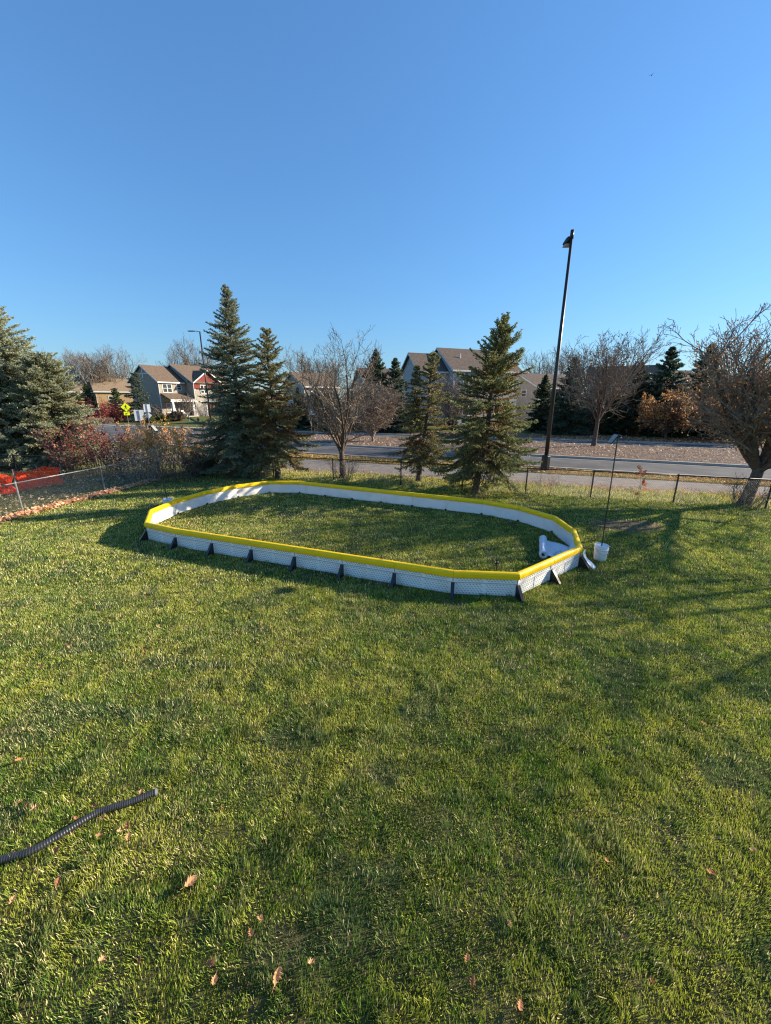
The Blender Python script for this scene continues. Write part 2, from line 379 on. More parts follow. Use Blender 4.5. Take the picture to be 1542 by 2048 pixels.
# ------------------------------------------------------------------ leaf litter
LEAFCOL = np.array([(.40, .18, .08), (.34, .14, .06), (.42, .23, .115), (.28, .115, .055), (.46, .27, .14)])
def litter(name, label, x, y, z, size, seed, cols=LEAFCOL, zj=.02):
    r = np.random.default_rng(seed); n = len(x)
    P = np.stack([x, y, z + r.uniform(.2, 1, n) * zj], 1)
    d = norm(np.stack([r.normal(size=n), r.normal(size=n), r.normal(size=n) * .35], 1))
    s = norm(np.cross(d, np.stack([r.normal(size=n) * .5, r.normal(size=n) * .5, np.ones(n)], 1)))
    L = size * r.uniform(.6, 1.35, n); V, F = diamonds(P, d, s, L, L * r.uniform(.28, .45, n))
    V = V.reshape(-1, 4, 3); V[:, 2, 2] += L * .15; V[:, 0, 2] += L * .1; V[..., 2] = np.maximum(V[..., 2], z[:, None] + .003); V = V.reshape(-1, 3)
    col = cols[r.integers(0, len(cols), n)] * r.uniform(.75, 1.2, (n, 1))
    return tag(link(name, fast_mesh(name, V, F, col=np.repeat(col, 4, 0)), M['leaf']), label, 'leaves', kind='stuff')
r = np.random.default_rng(3)
n = 4200; y = r.uniform(8.5, 17.6, n); x = fence_x(y) + .05 + np.abs(r.normal(size=n)) * .19 + .1 * vnoise(y, y, .5, 2)
litter('leaf_litter', 'dense orange leaf drift along the foot of the side fence', x, y, np.full(n, .02), .095, 61, np.array([(.60, .34, .18), (.52, .28, .14), (.66, .44, .27)]), zj=.09)
n = 1500; x = r.uniform(-12, 17, n); y = r.uniform(4.5, 18.5, n); ok = (x > fence_x(y)) & (y < L_TN(x)) & (r.random(n) < np.clip((y - 3) / 12, .1, 1)) & (np.abs(x) < y * .97 + 2.2)
ok &= (r.random(n) < .35 + .8 * (y > 11) + .3 * (x < -5)); x, y = x[ok], y[ok]
litter('leaf_litter', 'small dry leaves sprinkled thinly over the lawn', x, y, np.full(len(x), .03), .05, 62, zj=.03)
n = 7000; x = r.uniform(-9, 20, n); y = L_TN(x) + r.normal(size=n) * .5 - .1
ok = r.random(n) < .35 + smooth((x - 2) / 10) * .6; x, y = x[ok], y[ok]
litter('leaf_litter', 'pale fallen leaves along the near edge of the path', x, y, np.full(len(x), .02), .075, 63, zj=.04)
n = 6500; x = r.uniform(-8, 22, n); y = L_TF(x) + r.random(n) ** .8 * (L_CB(x) - L_TF(x) - .2)
litter('leaf_litter', 'orange leaves on the verge between path and road', x, y, np.full(n, .03), .085, 64, np.array([(.55, .30, .09), (.62, .40, .13), (.42, .2, .07)]), .04)
n = 4800; x = r.uniform(-8, 32, n); y = L_MC(x) + .1 + r.random(n) * (L_MF(x) - L_MC(x) - .2)
litter('leaf_litter', 'pale leaves covering the mulch of the median', x, y, np.full(n, .135), .13, 65, np.array([(.5, .36, .26), (.40, .27, .18), (.58, .45, .34), (.3, .19, .12)]), .04)
n = 3500; x = r.uniform(-19, -11.6, n); y = r.uniform(10, 20, n); ok = (x < fence_x(y) - .05) & (r.random(n) < .8 - .05 * (fence_x(y) - x)); x, y = x[ok], y[ok]
litter('leaf_litter', 'tan leaves on the rough ground behind the side fence', x, y, np.full(len(x), .02), .09, 66, np.array([(.55, .38, .22), (.45, .28, .15), (.62, .46, .3)]), .04)
n = 4000; x = r.uniform(8, 34, n); y = L_RF(x) + .3 + r.random(n) * 6
litter('leaf_litter', 'brown leaves below the shrubs across the road', x, y, np.full(n, .02), .16, 67, np.array([(.46, .26, .12), (.36, .19, .09)]), .05)

def oak_leaf(size, seed, curl):
    r = random.Random(seed); pts = []
    prof = [(0, .02), (.10, .05), (.2, .22), (.28, .14), (.40, .32), (.5, .19), (.62, .32), (.70, .2), (.82, .22), (.92, .1), (1, 0)]
    left = [(x, -w * r.uniform(.8, 1.25)) for x, w in prof]; right = [(x, w * r.uniform(.8, 1.25)) for x, w in prof]
    V, F = [], []
    for a, c in zip(left, right):
        for q in (a, (a[0], 0), c):
            z = curl * (q[1] ** 2 * 2.2 + (q[0] - .4) ** 2 * .9) + r.uniform(0, .03)
            V.append(((q[0] - .5) * size, q[1] * size, z * size))
    for k in range(len(prof) - 1):
        a = 3 * k; F += [(a, a+1, a+4, a+3), (a+1, a+2, a+5, a+4)]
    V += [((-.5) * size, .006 * size, .02 * size), ((-.78) * size, .03 * size, .08 * size), ((-.78) * size, -.0 * size, .085 * size), ((-.5) * size, -.012 * size, .02 * size)]
    q = len(V) - 4; F.append((q, q + 1, q + 2, q + 3))
    me = bpy.data.meshes.new('fallen_leaf'); me.from_pydata(V, [], F); me.update()
    a = me.attributes.new('col', 'FLOAT_COLOR', 'POINT')
    c = LEAFCOL[seed % 5]; a.data.foreach_set('color', np.tile([*c, 1], len(V)).astype(np.float32)); return me
LM = [oak_leaf(.1, k, .7 + .25 * k) for k in range(5)]
for m_ in LM: m_.materials.append(M['leaf'])
leafpx = [(38,1520,1.2),(83,1334,1.2),(38,1606,1.1),(52,1612,.9),(68,1620,1.1),(152,1637,.9),(190,1612,1),(207,1636,1.1),(257,1652,1),(240,1666,.9),(197,1671,.8),(116,1702,1.3),(256,1676,1),
 (116,1767,1),(24,1803,.9),(502,1866,.9),(423,1926,1.1),(428,1962,1),(437,1780,.8),(625,1925,.8),(935,1917,1),(1423,1746,1.1),(1508,1702,.9),
 (1305,1965,.8),(1018,1846,.7),(1040,2011,1),(947,1966,.9),(138,1353,1),(290,1304,1.1),(137,1296,.9),(523,1249,1),(1407,1448,1.2),(520,1838,.8),(280,1922,.7),(206,1918,.8),(1213,1720,.7),(445,1614,.6),(600,1242,1),(180,1312,.9),(700,1318,.8),(1060,1290,1.1),(180,1245,1),(1240,1262,1)]
for k, (u, v, sc) in enumerate(leafpx):
    p = spot(u, v, .05); o = bpy.data.objects.new('fallen_leaf', LM[k % 5]); C.objects.link(o)
    o.location = p; o.scale = [sc * .62] * 3; o.rotation_euler = (random.uniform(-.4, .4), random.uniform(-.4, .4), random.uniform(0, 6.28))
    tag(o, 'small dry tan oak leaf lying loose on the open lawn', 'leaf', 'single dry leaves on the lawn')
for u, v, lab, sc, rot in ((378, 1766, 'large pale curled oak leaf on the lawn beyond the end of the drain pipe', 1.75, (.5, .4, 1.1)),
                           (552, 1950, 'large pinkish brown leaf standing up from the shaded lawn at the lower edge', 1.6, (.7, -.5, 1.4)),
                           (281, 1586, 'small leaf resting on top of the black drain pipe', .9, (.2, .3, 2))):
    o = bpy.data.objects.new('fallen_leaf', LM[2]); C.objects.link(o); o.location = spot(u, v, .07 if sc > 1 else .088); o.scale = [sc * .57] * 3; o.rotation_euler = rot
    tag(o, lab, 'leaf')

# ------------------------------------------------------------------ trees
def spruce_mesh(H, Rb, z0, seed, lean=(0, 0), whorl=.22, nb=7, c_out=(.085, .115, .065), c_in=(.06, .07, .03), rust=0., nl=.055, nw=.012, step=.05, bl=.085, power=.85, asc=.5, fat=1., twin=None, per=3, fill=1.):
    r = np.random.default_rng(seed); TR = []; SP, SD, SL, SC = [], [], [], []
    ax = lambda z: np.array([lean[0] * z / H + .03 * sin(z * 1.7 + seed), lean[1] * z / H, z])
    zs = np.linspace(0, H * .985, 18)
    for a, b in zip(zs[:-1], zs[1:]):
        ra = (.03 + .017 * H * (1 - a / H)) * fat; TR.append((ax(a), ax(b), ra * (1.25 if a == 0 else 1), (.03 + .017 * H * (1 - b / H)) * fat * (1 if b < H * .97 else .2)))
    heads = [(H, 0, 0, z0, Rb)] + ([twin] if twin else [])
    for (HH, ox, oy, zz0, RR) in heads:
        z = zz0; lev = 0
        if ox or oy:
            TR.append((ax(zs[5]), ax(zs[6]) + [ox, oy, 0], .05, .045))
            for a, b in zip(zs[6:-1], zs[7:]):
                if b < HH: TR.append((ax(a) + [ox, oy, 0], ax(b) + [ox, oy, 0], .04 * (1 - a / HH) + .008, .04 * (1 - b / HH) + .008))
        while z < HH - .05:
            t = (z - zz0) / (HH - zz0); Rz = RR * ((1 - t) ** power) * min(1, .78 + t * 2.6) + .08
            k = max(4, int(nb * (1 - .3 * t))); az0 = r.uniform(0, 6.28)
            for q in range(k):
                if r.random() > fill: continue
                az = az0 + 2 * pi * q / k + r.normal() * .25; L = Rz * r.uniform(.55, 1.18)
                el = -.22 + asc * 1.9 * t ** 1.3 + r.normal() * .1
                nseg = max(3, int(L / .16)); p = ax(z + r.uniform(-.08, .08)) + [ox, oy, 0]
                d = np.array([cos(az) * cos(el), sin(az) * cos(el), sin(el)])
                dead = r.random() < rust * (1.4 - abs(t - .35) * 3)
                pts = [p.copy()]
                for s_ in range(nseg):
                    f = s_ / nseg; d = d + np.array([r.normal() * .05, r.normal() * .05, (-.10 if f < .5 else .16) * (1 - t) + r.normal() * .03]); d /= np.linalg.norm(d)
                    p2 = p + d * L / nseg; rr = .006 + .012 * L * (1 - f)
                    TR.append((p, p2, rr, rr * .8)); p = p2; pts.append(p.copy())
                pts = np.array(pts); dir_ = norm(np.diff(pts, axis=0))
                m = max(3, int(L / bl)); ff = (np.arange(m) + r.random(m)) / m
                ff = .16 + .84 * ff
                idx = np.minimum((ff * nseg).astype(int), nseg - 1); loc = pts[idx] + (pts[idx + 1] - pts[idx]) * (ff * nseg - idx)[:, None]
                dd = dir_[idx]; horiz = norm(np.cross(dd, [0, 0, 1.]))
                for sg in (-1, 1):
                    bd = norm(dd * r.uniform(.55, .95, (m, 1)) + horiz * sg * r.uniform(.5, .95, (m, 1)) + np.array([0, 0, 1.]) * (r.normal(size=(m, 1)) * .22 - .12 + .2 * t))
                    ln = (.05 + .36 * L * (1 - ff) ** .8 * np.minimum(1, ff * 2.5)) * r.uniform(.7, 1.2, m); ln = np.minimum(ln, .5)
                    SP.append(loc); SD.append(bd); SL.append(ln); SC.append(np.stack([ff, np.full(m, float(dead)), np.full(m, t)], 1))
                SP.append(pts[:-1][nseg // 5:]); SD.append(dir_[nseg // 5:]); SL.append(np.full(nseg - nseg // 5, L / nseg)); SC.append(np.tile([.7, float(dead), t], (nseg - nseg // 5, 1)))
            z += whorl * r.uniform(.75, 1.2) * (1 - .35 * t); lev += 1
        SP.append(np.array([ax(HH - .28 - .02) + [ox, oy, 0]])); SD.append(np.array([[0, 0, 1.]])); SL.append(np.array([.32])); SC.append(np.array([[1, 0, 1.]]))
    SP, SD, SL, SC = map(np.concatenate, (SP, SD, SL, SC))
    cnt = np.maximum(2, np.ceil(SL / step)).astype(int); rep = np.repeat(np.arange(len(SL)), cnt * per)
    n = len(rep); f = r.random(n); base = SP[rep] + SD[rep] * (SL[rep] * f)[:, None]
    rad = rdir(n, r); nd = norm(SD[rep] * .75 + rad * .75 + np.array([0, 0, .12])); sd = norm(np.cross(nd, rdir(n, r)))
    L = nl * r.uniform(.7, 1.3, n); Vn, Fn = diamonds(base, nd, sd, L, nw * r.uniform(.7, 1.3, n))
    br = np.repeat(r.uniform(.75, 1.25, len(SL)), cnt * per)[:, None]
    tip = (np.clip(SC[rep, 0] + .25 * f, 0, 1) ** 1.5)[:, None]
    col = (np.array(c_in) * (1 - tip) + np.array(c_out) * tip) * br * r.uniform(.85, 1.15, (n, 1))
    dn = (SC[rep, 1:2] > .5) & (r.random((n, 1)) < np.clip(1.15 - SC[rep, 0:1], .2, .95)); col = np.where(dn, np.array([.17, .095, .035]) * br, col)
    P0, P1, R0, R1 = (np.array([q[k] for q in TR]) for k in range(4))
    trunk = R0 > .022 * fat
    Vt, Ft = tubes(P0[trunk], P1[trunk], R0[trunk], R1[trunk], 7); Vb, Fb = tubes(P0[~trunk], P1[~trunk], R0[~trunk], R1[~trunk], 3)
    nbv = len(Vb)
    crown = fast_mesh('crown', np.concatenate([Vb, Vn]), np.concatenate([Fb, Fn + nbv]), mi=np.concatenate([np.ones(len(Fb)), np.zeros(len(Fn))]), col=np.concatenate([np.full((nbv, 3), .1), np.repeat(col, 4, 0)]))
    return fast_mesh('trunk', Vt, Ft, smooth=True), crown
def tree(name, label, cat, loc, meshes, mats, group=None, rz=0, sc=1):
    t = thing(name, label, cat, loc, rz, group); t.scale = (sc, sc, sc) if not hasattr(sc, '__len__') else sc
    for nm, me, m in zip(('trunk', 'crown'), meshes, mats):
        if len(me.materials): o = bpy.data.objects.new(nm, me); C.objects.link(o); o.parent = t
        else: link(nm, me, m, t)
    return t
SM = [M['bark'], [M['needle'], M['darktwig']]]
GB = 'spruces along the back fence'
BLUE = dict(c_out=(.27, .285, .19), c_in=(.15, .15, .075))
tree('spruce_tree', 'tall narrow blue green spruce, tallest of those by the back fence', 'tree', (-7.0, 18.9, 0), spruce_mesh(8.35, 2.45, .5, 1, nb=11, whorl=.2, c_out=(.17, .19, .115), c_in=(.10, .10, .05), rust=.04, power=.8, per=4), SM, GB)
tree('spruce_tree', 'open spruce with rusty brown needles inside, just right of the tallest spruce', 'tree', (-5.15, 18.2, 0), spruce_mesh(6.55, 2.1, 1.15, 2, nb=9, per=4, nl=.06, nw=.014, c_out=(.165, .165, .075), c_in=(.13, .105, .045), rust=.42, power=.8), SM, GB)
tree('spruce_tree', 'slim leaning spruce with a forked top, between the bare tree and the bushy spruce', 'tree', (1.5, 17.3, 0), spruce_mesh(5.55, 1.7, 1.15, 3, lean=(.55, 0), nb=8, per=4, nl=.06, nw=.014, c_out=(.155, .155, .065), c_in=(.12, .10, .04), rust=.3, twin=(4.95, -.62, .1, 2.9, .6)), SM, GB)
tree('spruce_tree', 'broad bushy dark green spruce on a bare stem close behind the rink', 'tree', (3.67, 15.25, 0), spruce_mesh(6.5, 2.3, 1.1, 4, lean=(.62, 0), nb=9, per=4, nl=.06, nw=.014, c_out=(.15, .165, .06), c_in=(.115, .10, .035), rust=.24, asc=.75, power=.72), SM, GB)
GL = 'blue spruces in the next garden'
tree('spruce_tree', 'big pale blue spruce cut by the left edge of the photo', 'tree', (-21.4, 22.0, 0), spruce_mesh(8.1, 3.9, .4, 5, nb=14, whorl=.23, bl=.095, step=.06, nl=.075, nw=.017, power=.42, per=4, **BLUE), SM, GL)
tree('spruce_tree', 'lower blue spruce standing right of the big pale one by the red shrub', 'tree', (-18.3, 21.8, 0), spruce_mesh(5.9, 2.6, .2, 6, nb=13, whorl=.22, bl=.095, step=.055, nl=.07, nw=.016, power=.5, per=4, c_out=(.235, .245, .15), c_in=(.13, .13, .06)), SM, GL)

def bare_tree(seed, trunk_h, r0, H, nl=7, spread=.75, n2=7, n3=6, n4=4, lean=(0, 0), twig=.006, limb_len=None, leaves=0, leaf_size=.07, leafcol=None, leaf_low=1., trop=.10, up=1.):
    r = np.random.default_rng(seed); segs = []; tips = []
    LL = limb_len or (H - trunk_h)
    def rec(p, d, L, rad, lev, nk):
        ns = (7, 5, 4, 3)[min(lev, 3)] if lev else 6
        for k in range(ns):
            f = k / ns; d = d + r.normal(size=3) * (.05 + .05 * lev if lev else .022) + np.array([0, 0, trop * (1 if lev else 0)]); d = d / np.linalg.norm(d)
            q = p + d * L / ns; r1 = rad * (1 - .6 / ns) if lev else rad * .96
            segs.append((p, q, max(rad, twig), max(r1, twig * .85), lev)); p, rad = q, r1
            if lev and lev < len(nk):
                m = nk[lev] / ns; m = int(m) + (r.random() < m % 1)
                for _ in range(m):
                    az = rdir(1, r)[0]; s = az - d * az.dot(d); s /= np.linalg.norm(s); a = r.uniform(.45, 1.0)
                    rec(p - (q - p) * 0, d * cos(a) + s * sin(a) + np.array([0, 0, .15]), L * r.uniform(.32, .62) * (1 - .35 * f), rad * .55, lev + 1, nk)
            if lev >= 2: tips.append(q)
        return p, d, rad
    d0 = np.array([lean[0], lean[1], 1.]); d0 /= np.linalg.norm(d0)
    p, d, rad = rec(np.zeros(3), d0, trunk_h, r0, 0, ())
    nk = (0, n2, n3, n4)
    for k in range(nl):
        az = 2 * pi * k / nl + r.normal() * .3; a = spread * (r.uniform(.75, 1.2) if k else .15)
        dd = np.array([cos(az) * sin(a), sin(az) * sin(a), cos(a) * up])
        start = p - d * r.uniform(0, .35) * trunk_h * .6 * (k > 0)
        rec(start, dd / np.linalg.norm(dd), LL * r.uniform(.78, .98) * (1.0 if k else .9), rad * r.uniform(.45, .7), 1, nk)
    P0, P1, R0, R1 = (np.array([q[k] for q in segs]) for k in range(4)); lev = np.array([q[4] for q in segs])
    zmax = np.percentile(P1[:, 2], 98.5); sc = np.array([1, 1, H / zmax]);
    P0 = P0 * sc; P1 = P1 * sc
    R0 = np.where((P0[:, 2] < .02), R0 * 1.35, R0)
    tr = lev <= 1
    Vt, Ft = tubes(P0[tr], P1[tr], R0[tr], R1[tr], 7); Vc, Fc = tubes(P0[~tr], P1[~tr], R0[~tr], R1[~tr], 3)
    mi = np.zeros(len(Fc)); col = np.full((len(Vc), 3), .2)
    if leaves:
        tp = np.array(tips) * sc; wgt = np.clip(1.15 - leaf_low * tp[:, 2] / H, .02, 1) * (.15 + vnoise(tp[:, 0] + tp[:, 1], tp[:, 2], .7, seed) ** 1.5 * 1.6); wgt /= wgt.sum()
        ii = r.choice(len(tp), leaves, p=wgt); P = tp[ii] + r.normal(size=(leaves, 3)) * .05
        dl = norm(rdir(leaves, r) + np.array([0, 0, -.6])); sl_ = norm(np.cross(dl, rdir(leaves, r)))
        L = leaf_size * r.uniform(.6, 1.3, leaves); Vl, Fl = diamonds(P, dl, sl_, L, L * .36)
        lc = np.array(leafcol)[r.integers(0, len(leafcol), leaves)] * r.uniform(.7, 1.2, (leaves, 1))
        Fc = np.concatenate([Fc, Fl + len(Vc)]); mi = np.concatenate([mi, np.ones(len(Fl))]); col = np.concatenate([col, np.repeat(lc, 4, 0)]); Vc = np.concatenate([Vc, Vl])
    return fast_mesh('trunk', Vt, Ft, smooth=True), fast_mesh('crown', Vc, Fc, mi=mi, col=col)
BROWN = [(.34, .17, .065), (.42, .23, .09), (.26, .13, .055), (.48, .28, .11), (.38, .15, .05)]
BM = lambda t='twig', b='bark': [M[b], [M[t], M['leaf']]]
tree('bare_tree', 'bare vase shaped tree with a dark trunk at the back fence, behind the rink', 'tree', (-2.05, 18.2, 0), bare_tree(11, 1.45, .15, 5.9, 9, .5, 11, 8, 5, twig=.006, trop=.1, up=1.2), BM())
tree('bare_tree', 'wide tree with bare top and clinging brown leaves at the right edge of the photo', 'tree', (12.75, 13.2, 0), bare_tree(12, 1.5, .2, 6.1, 13, .74, 12, 8, 5, lean=(.16, 0), twig=.0075, limb_len=4.6, up=1.1, leaves=8000, leaf_size=.07, leafcol=BROWN, leaf_low=1.05, trop=.05), BM('twig'))
tree('bare_tree', 'bare tree in the leafy median, right of the black lamp post', 'tree', (16.4, 30.6, .13), bare_tree(17, 2.1, .17, 7.9, 11, .78, 11, 8, 4, twig=.011, limb_len=5.2, leaves=700, leaf_size=.13, leafcol=[(.12, .08, .05)], leaf_low=-.2, trop=.08, up=1.1), BM('twig', 'bark'))
tree('bare_bush', 'rounded purple brown leafless bush in the median, right of the bare fence tree', 'shrub', (-1.1, 34.2, .13), bare_tree(14, .35, .13, 4.6, 16, .6, 12, 9, 5, twig=.011, limb_len=3.8, leaves=2500, leaf_size=.09, leafcol=[(.2, .13, .1)], leaf_low=.2, trop=.02), BM('twig', 'palebark'))
# a leafless tree off to the right whose long shadow crosses the lawn
tree('bare_tree', 'bare garden tree beyond the right side of the lawn, nearest to the house', 'tree', (17.0, 8.5, 0), bare_tree(15, 2.2, .14, 7.0, 6, .5, 5, 4, 2, twig=.008, leaves=80, leaf_size=.1, leafcol=BROWN, leaf_low=.5), BM())

# basal shoots round two of the trunks are their own small plants
def shoots(name, label, loc, n, H, rad, seed, twig=.006, tw='twig', leaves=0, lc=BROWN, ls=.06, spread=.5, low=0., leafmat='leaf', cat='shrub', group=None, branch=5, flare=1.):
    r = np.random.default_rng(seed); seg = []; tips = []
    for k in range(n):
        a = r.uniform(0, 6.28); q = r.random() ** .5 * rad * .45; p = np.array([cos(a) * q, sin(a) * q, 0]); L = H * r.uniform(.55, 1.05)
        t = spread * r.uniform(.1, 1.) ; d = np.array([cos(a) * sin(t), sin(a) * sin(t), cos(t)]); rr = twig * 1.6
        for s in range(6):
            d = d + r.normal(size=3) * .09; d /= np.linalg.norm(d); p2 = p + d * L / 6; seg.append((p, p2, rr, rr * .85)); rr *= .85; p = p2
            if s >= 1: tips.append(p)
            if s >= 1:
                for _ in range(r.poisson(branch / 5)):
                    e = norm(d + rdir(1, r)[0] * .8); c = p
                    for w in range(3):
                        e = norm(e + r.normal(size=3) * .15 + np.array([0, 0, .06])); c2 = c + e * L * r.uniform(.05, .11); seg.append((c, c2, twig, twig * .8)); c = c2; tips.append(c)
    P0, P1, R0, R1 = (np.array([s[k] for s in seg]) for k in range(4))
    t = thing(name, label, cat, loc, 0, group)
    Vc, Fc = tubes(P0, P1, R0, R1, 3); link('stems', fast_mesh('stems', Vc, Fc), M[tw], t)
    if leaves:
        tp = np.array(tips); w = np.clip((tp[:, 2] / H - low), .03, 1) * (.2 + vnoise(tp[:, 0] * 3 + tp[:, 1], tp[:, 2] * 3, .8, seed)); w /= w.sum(); ii = r.choice(len(tp), leaves, p=w); P = tp[ii] + r.normal(size=(leaves, 3)) * .04
        dl = rdir(leaves, r); sl_ = norm(np.cross(dl, rdir(leaves, r))); L = ls * r.uniform(.6, 1.3, leaves); V, F = diamonds(P, dl, sl_, L, L * .36)
        col = np.array(lc)[r.integers(0, len(lc), leaves)] * r.uniform(.65, 1.25, (leaves, 1))
        link('foliage', fast_mesh('foliage', V, F, col=np.repeat(col, 4, 0)), M[leafmat], t)
    return t
shoots('sucker_shoots', 'thin basal shoots round the trunk of the bare fence tree', (-2.0, 18.05, 0), 42, 1.1, .9, 21, .006, spread=.55)
shoots('sucker_shoots', 'thin basal shoots round the leaning trunk at the right edge', (12.6, 13.0, 0), 40, 1.0, .9, 22, .006, spread=.6)
shoots('red_shrub', 'dark red leaved shrub behind the side fence, next to the blue spruce', (-14.6, 19.6, 0), 80, 2.2, 3.4, 23, .008, 'darktwig', 6000, [(.20, .05, .04), (.28, .07, .05), (.12, .05, .035), (.30, .15, .10)], .085, .6)
shoots('red_shrub', 'dull red shrub filling the corner of the side fence', (-12.3, 18.6, 0), 50, 1.5, 2.4, 24, .007, 'darktwig', 1600, [(.17, .06, .045), (.12, .07, .04), (.22, .12, .07)], .07, .7)
shoots('autumn_shrub', 'tall tan shrub with orange tipped leaves, behind the solar light pole', (-10.9, 19.2, 0), 100, 2.45, 3.0, 25, .007, 'twig', 10500, [(.56, .27, .08), (.46, .30, .12), (.34, .20, .09), (.64, .34, .10)], .065, .55, .25)
shoots('autumn_shrub', 'looser pale tan shrub to the right of the orange one', (-9.4, 19.8, 0), 46, 1.75, 2.0, 26, .006, 'twig', 1800, [(.42, .28, .12), (.35, .24, .12)], .055, .6, .2)
shoots('dried_hydrangea', 'dried straw coloured flower stalks by the fence post, left of the solar light', (-10.75, 16.9, 0), 34, 1.35, 1.1, 27, .008, 'palebark', 900, [(.42, .29, .17), (.36, .24, .15)], .07, .42, .75)
shoots('leafless_shrub', 'dark leafless shrub in front of the fence, behind the left end of the rink', (-9.3, 17.5, 0), 46, 1.2, 1.7, 28, .007, 'darktwig', 420, [(.16, .08, .04)], .06, .6)
shoots('oak_sapling', 'tiny sapling with a few rusty leaves at the back fence', (9.15, 13.75, 0), 3, 1.25, .3, 29, .005, 'darktwig', 34, [(.36, .14, .07), (.42, .19, .1)], .16, .3, .3, branch=2)
shoots('fence_weeds', 'leafless weed stems on the fence line, left of the right hand solar light', (6.4, 14.8, 0), 16, .9, .8, 30, .004, 'twig', 60, BROWN, .05, .4)
# dark juniper in the fence corner
def juniper(name, label, loc, n, H, rad, seed, col, nl=.07, cat='shrub', group=None, flat=1.):
    r = np.random.default_rng(seed); SP = []; SDv = []; seg = []
    for k in range(n):
        a = r.uniform(0, 6.28); t = r.uniform(.15, 1.25); L = rad * r.uniform(.6, 1.1) * (1 - .2 * cos(t)); d = np.array([cos(a) * sin(t), sin(a) * sin(t), cos(t) * H / rad * flat]); p = np.zeros(3)
        for s in range(7):
            d = d + r.normal(size=3) * .08; p2 = p + norm(d) * L / 7; seg.append((p, p2, .012, .01)); p = p2
            if s > 0:
                for _ in range(7): SP.append(p + r.normal(size=3) * .05); SDv.append(norm(d + rdir(1, r)[0] * .7))
    SP = np.array(SP); SDv = np.array(SDv); rep = np.repeat(np.arange(len(SP)), 6); m = len(rep)
    f = r.random(m); P = SP[rep] + SDv[rep] * (f * .22)[:, None]; nd = norm(SDv[rep] + rdir(m, r) * .7); sd = norm(np.cross(nd, rdir(m, r)))
    V, F = diamonds(P, nd, sd, nl * r.uniform(.7, 1.3, m), np.full(m, nl * .2)); V[:, 2] = np.maximum(V[:, 2], .01)
    cc = np.array(col) * np.repeat(r.uniform(.7, 1.3, len(SP)), 6)[:, None]
    t = thing(name, label, cat, loc, 0, group)
    P0, P1, R0, R1 = (np.array([s[k] for s in seg]) for k in range(4)); Vt, Ft = tubes(P0, P1, R0, R1, 4)
    link('stems', fast_mesh('stems', Vt, Ft), M['darktwig'], t); link('foliage', fast_mesh('foliage', V, F, col=np.repeat(cc, 4, 0)), M['needle'], t); return t
juniper('juniper_shrub', 'low dark green juniper left of the tallest spruce', (-8.9, 19.0, 0), 60, 1.1, 1.2, 33, (.05, .075, .025))

tree('bare_bush', 'leafless brown bush across the road between the forked spruce and the bushy one', 'shrub', (side(905, 47), 47, gz(side(905, 47), 47)), bare_tree(16, .6, .15, 6.2, 12, .6, 10, 7, 4, twig=.015, limb_len=5), BM('twig', 'bark'))

# ---- across the road: row of dark spruces (copies of three shapes)
FAR = [spruce_mesh(8, 3.1, .35, 40 + k, nb=11, whorl=.34, bl=.16, step=.12, nl=.16, nw=.04, c_out=c, c_in=ci, rust=ru, asc=a) for k, (c, ci, ru, a) in enumerate([((.045, .07, .035), (.035, .045, .02), .1, .6), ((.06, .085, .05), (.04, .05, .025), .05, .5), ((.05, .062, .03), (.045, .042, .02), .3, .85)])]
GF = 'dark spruces across the road'
farsp = [(752, 703, 47, 0, 'spire topped dark spruce across the road, above the leafless median bush'),
 (790, 718, 46, 1, 'dark spruce across the road touching the left gable of the grey house'),
 (655, 772, 50, 2, 'short dark spruce across the road seen through the left side of the bare fence tree'),
 (700, 782, 49, 0, 'short dark spruce across the road seen through the right side of the bare fence tree'),
 (618, 790, 52, 1, 'low dark spruce behind the white two post sign'),
 (1080, 752, 46, 0, 'dark spruce across the road just left of the tall lamp post'),
 (1132, 716, 42, 1, 'dark spruce across the road just right of the tall lamp post'),
 (1178, 770, 44, 2, 'low dark spruce behind the bare median tree'),
 (1225, 765, 43, 0, 'low dark spruce across the road right of the bare median tree'),
 (1262, 728, 42, 2, 'blunt dark spruce across the road, left of the open topped one'),
 (1313, 696, 41, 1, 'open topped dark spruce with rising branch tips across the road'),
 (1386, 692, 42, 0, 'narrow topped dark spruce behind the brown oak shrubs'),
 (1455, 742, 41, 2, 'dark spruce across the road seen through the right edge tree'),
 (1345, 770, 45, 1, 'low dark spruce in the gap between the open topped and narrow topped ones'),
 (1420, 775, 43, 0, 'low dark spruce behind the crown of the right edge tree'),
 (1520, 750, 39, 1, 'dark spruce across the road at the right border of the photo'),
 (600, 776, 51, 0, 'dark spruce behind the rusty needled spruce in front of the cream house'),
 (634, 782, 50, 2, 'dark spruce right below the gable of the cream house'),
 (682, 800, 46, 2, 'squat dark spruce right behind the bare fence tree trunk'),
 (728, 775, 50, 1, 'dark spruce just left of the spire topped one'),
 (640, 812, 47, 0, 'squat dark spruce right of the white two post sign'),
 (1105, 790, 45, 2, 'squat dark spruce hidden by the tall lamp post'),
 (1155, 795, 47, 1, 'squat dark spruce left of the median tree trunk'),
 (1203, 792, 46, 2, 'squat dark spruce right of the median tree trunk'),
 (1288, 780, 44, 0, 'squat dark spruce left of the golden oak shrub'),
 (1012, 800, 50, 2, 'low dark spruce at the right corner of the grey house'),
 (830, 800, 49, 0, 'low dark spruce before the left gable of the grey house'),
 (905, 815, 49, 1, 'low dark spruce before the middle of the grey house')]
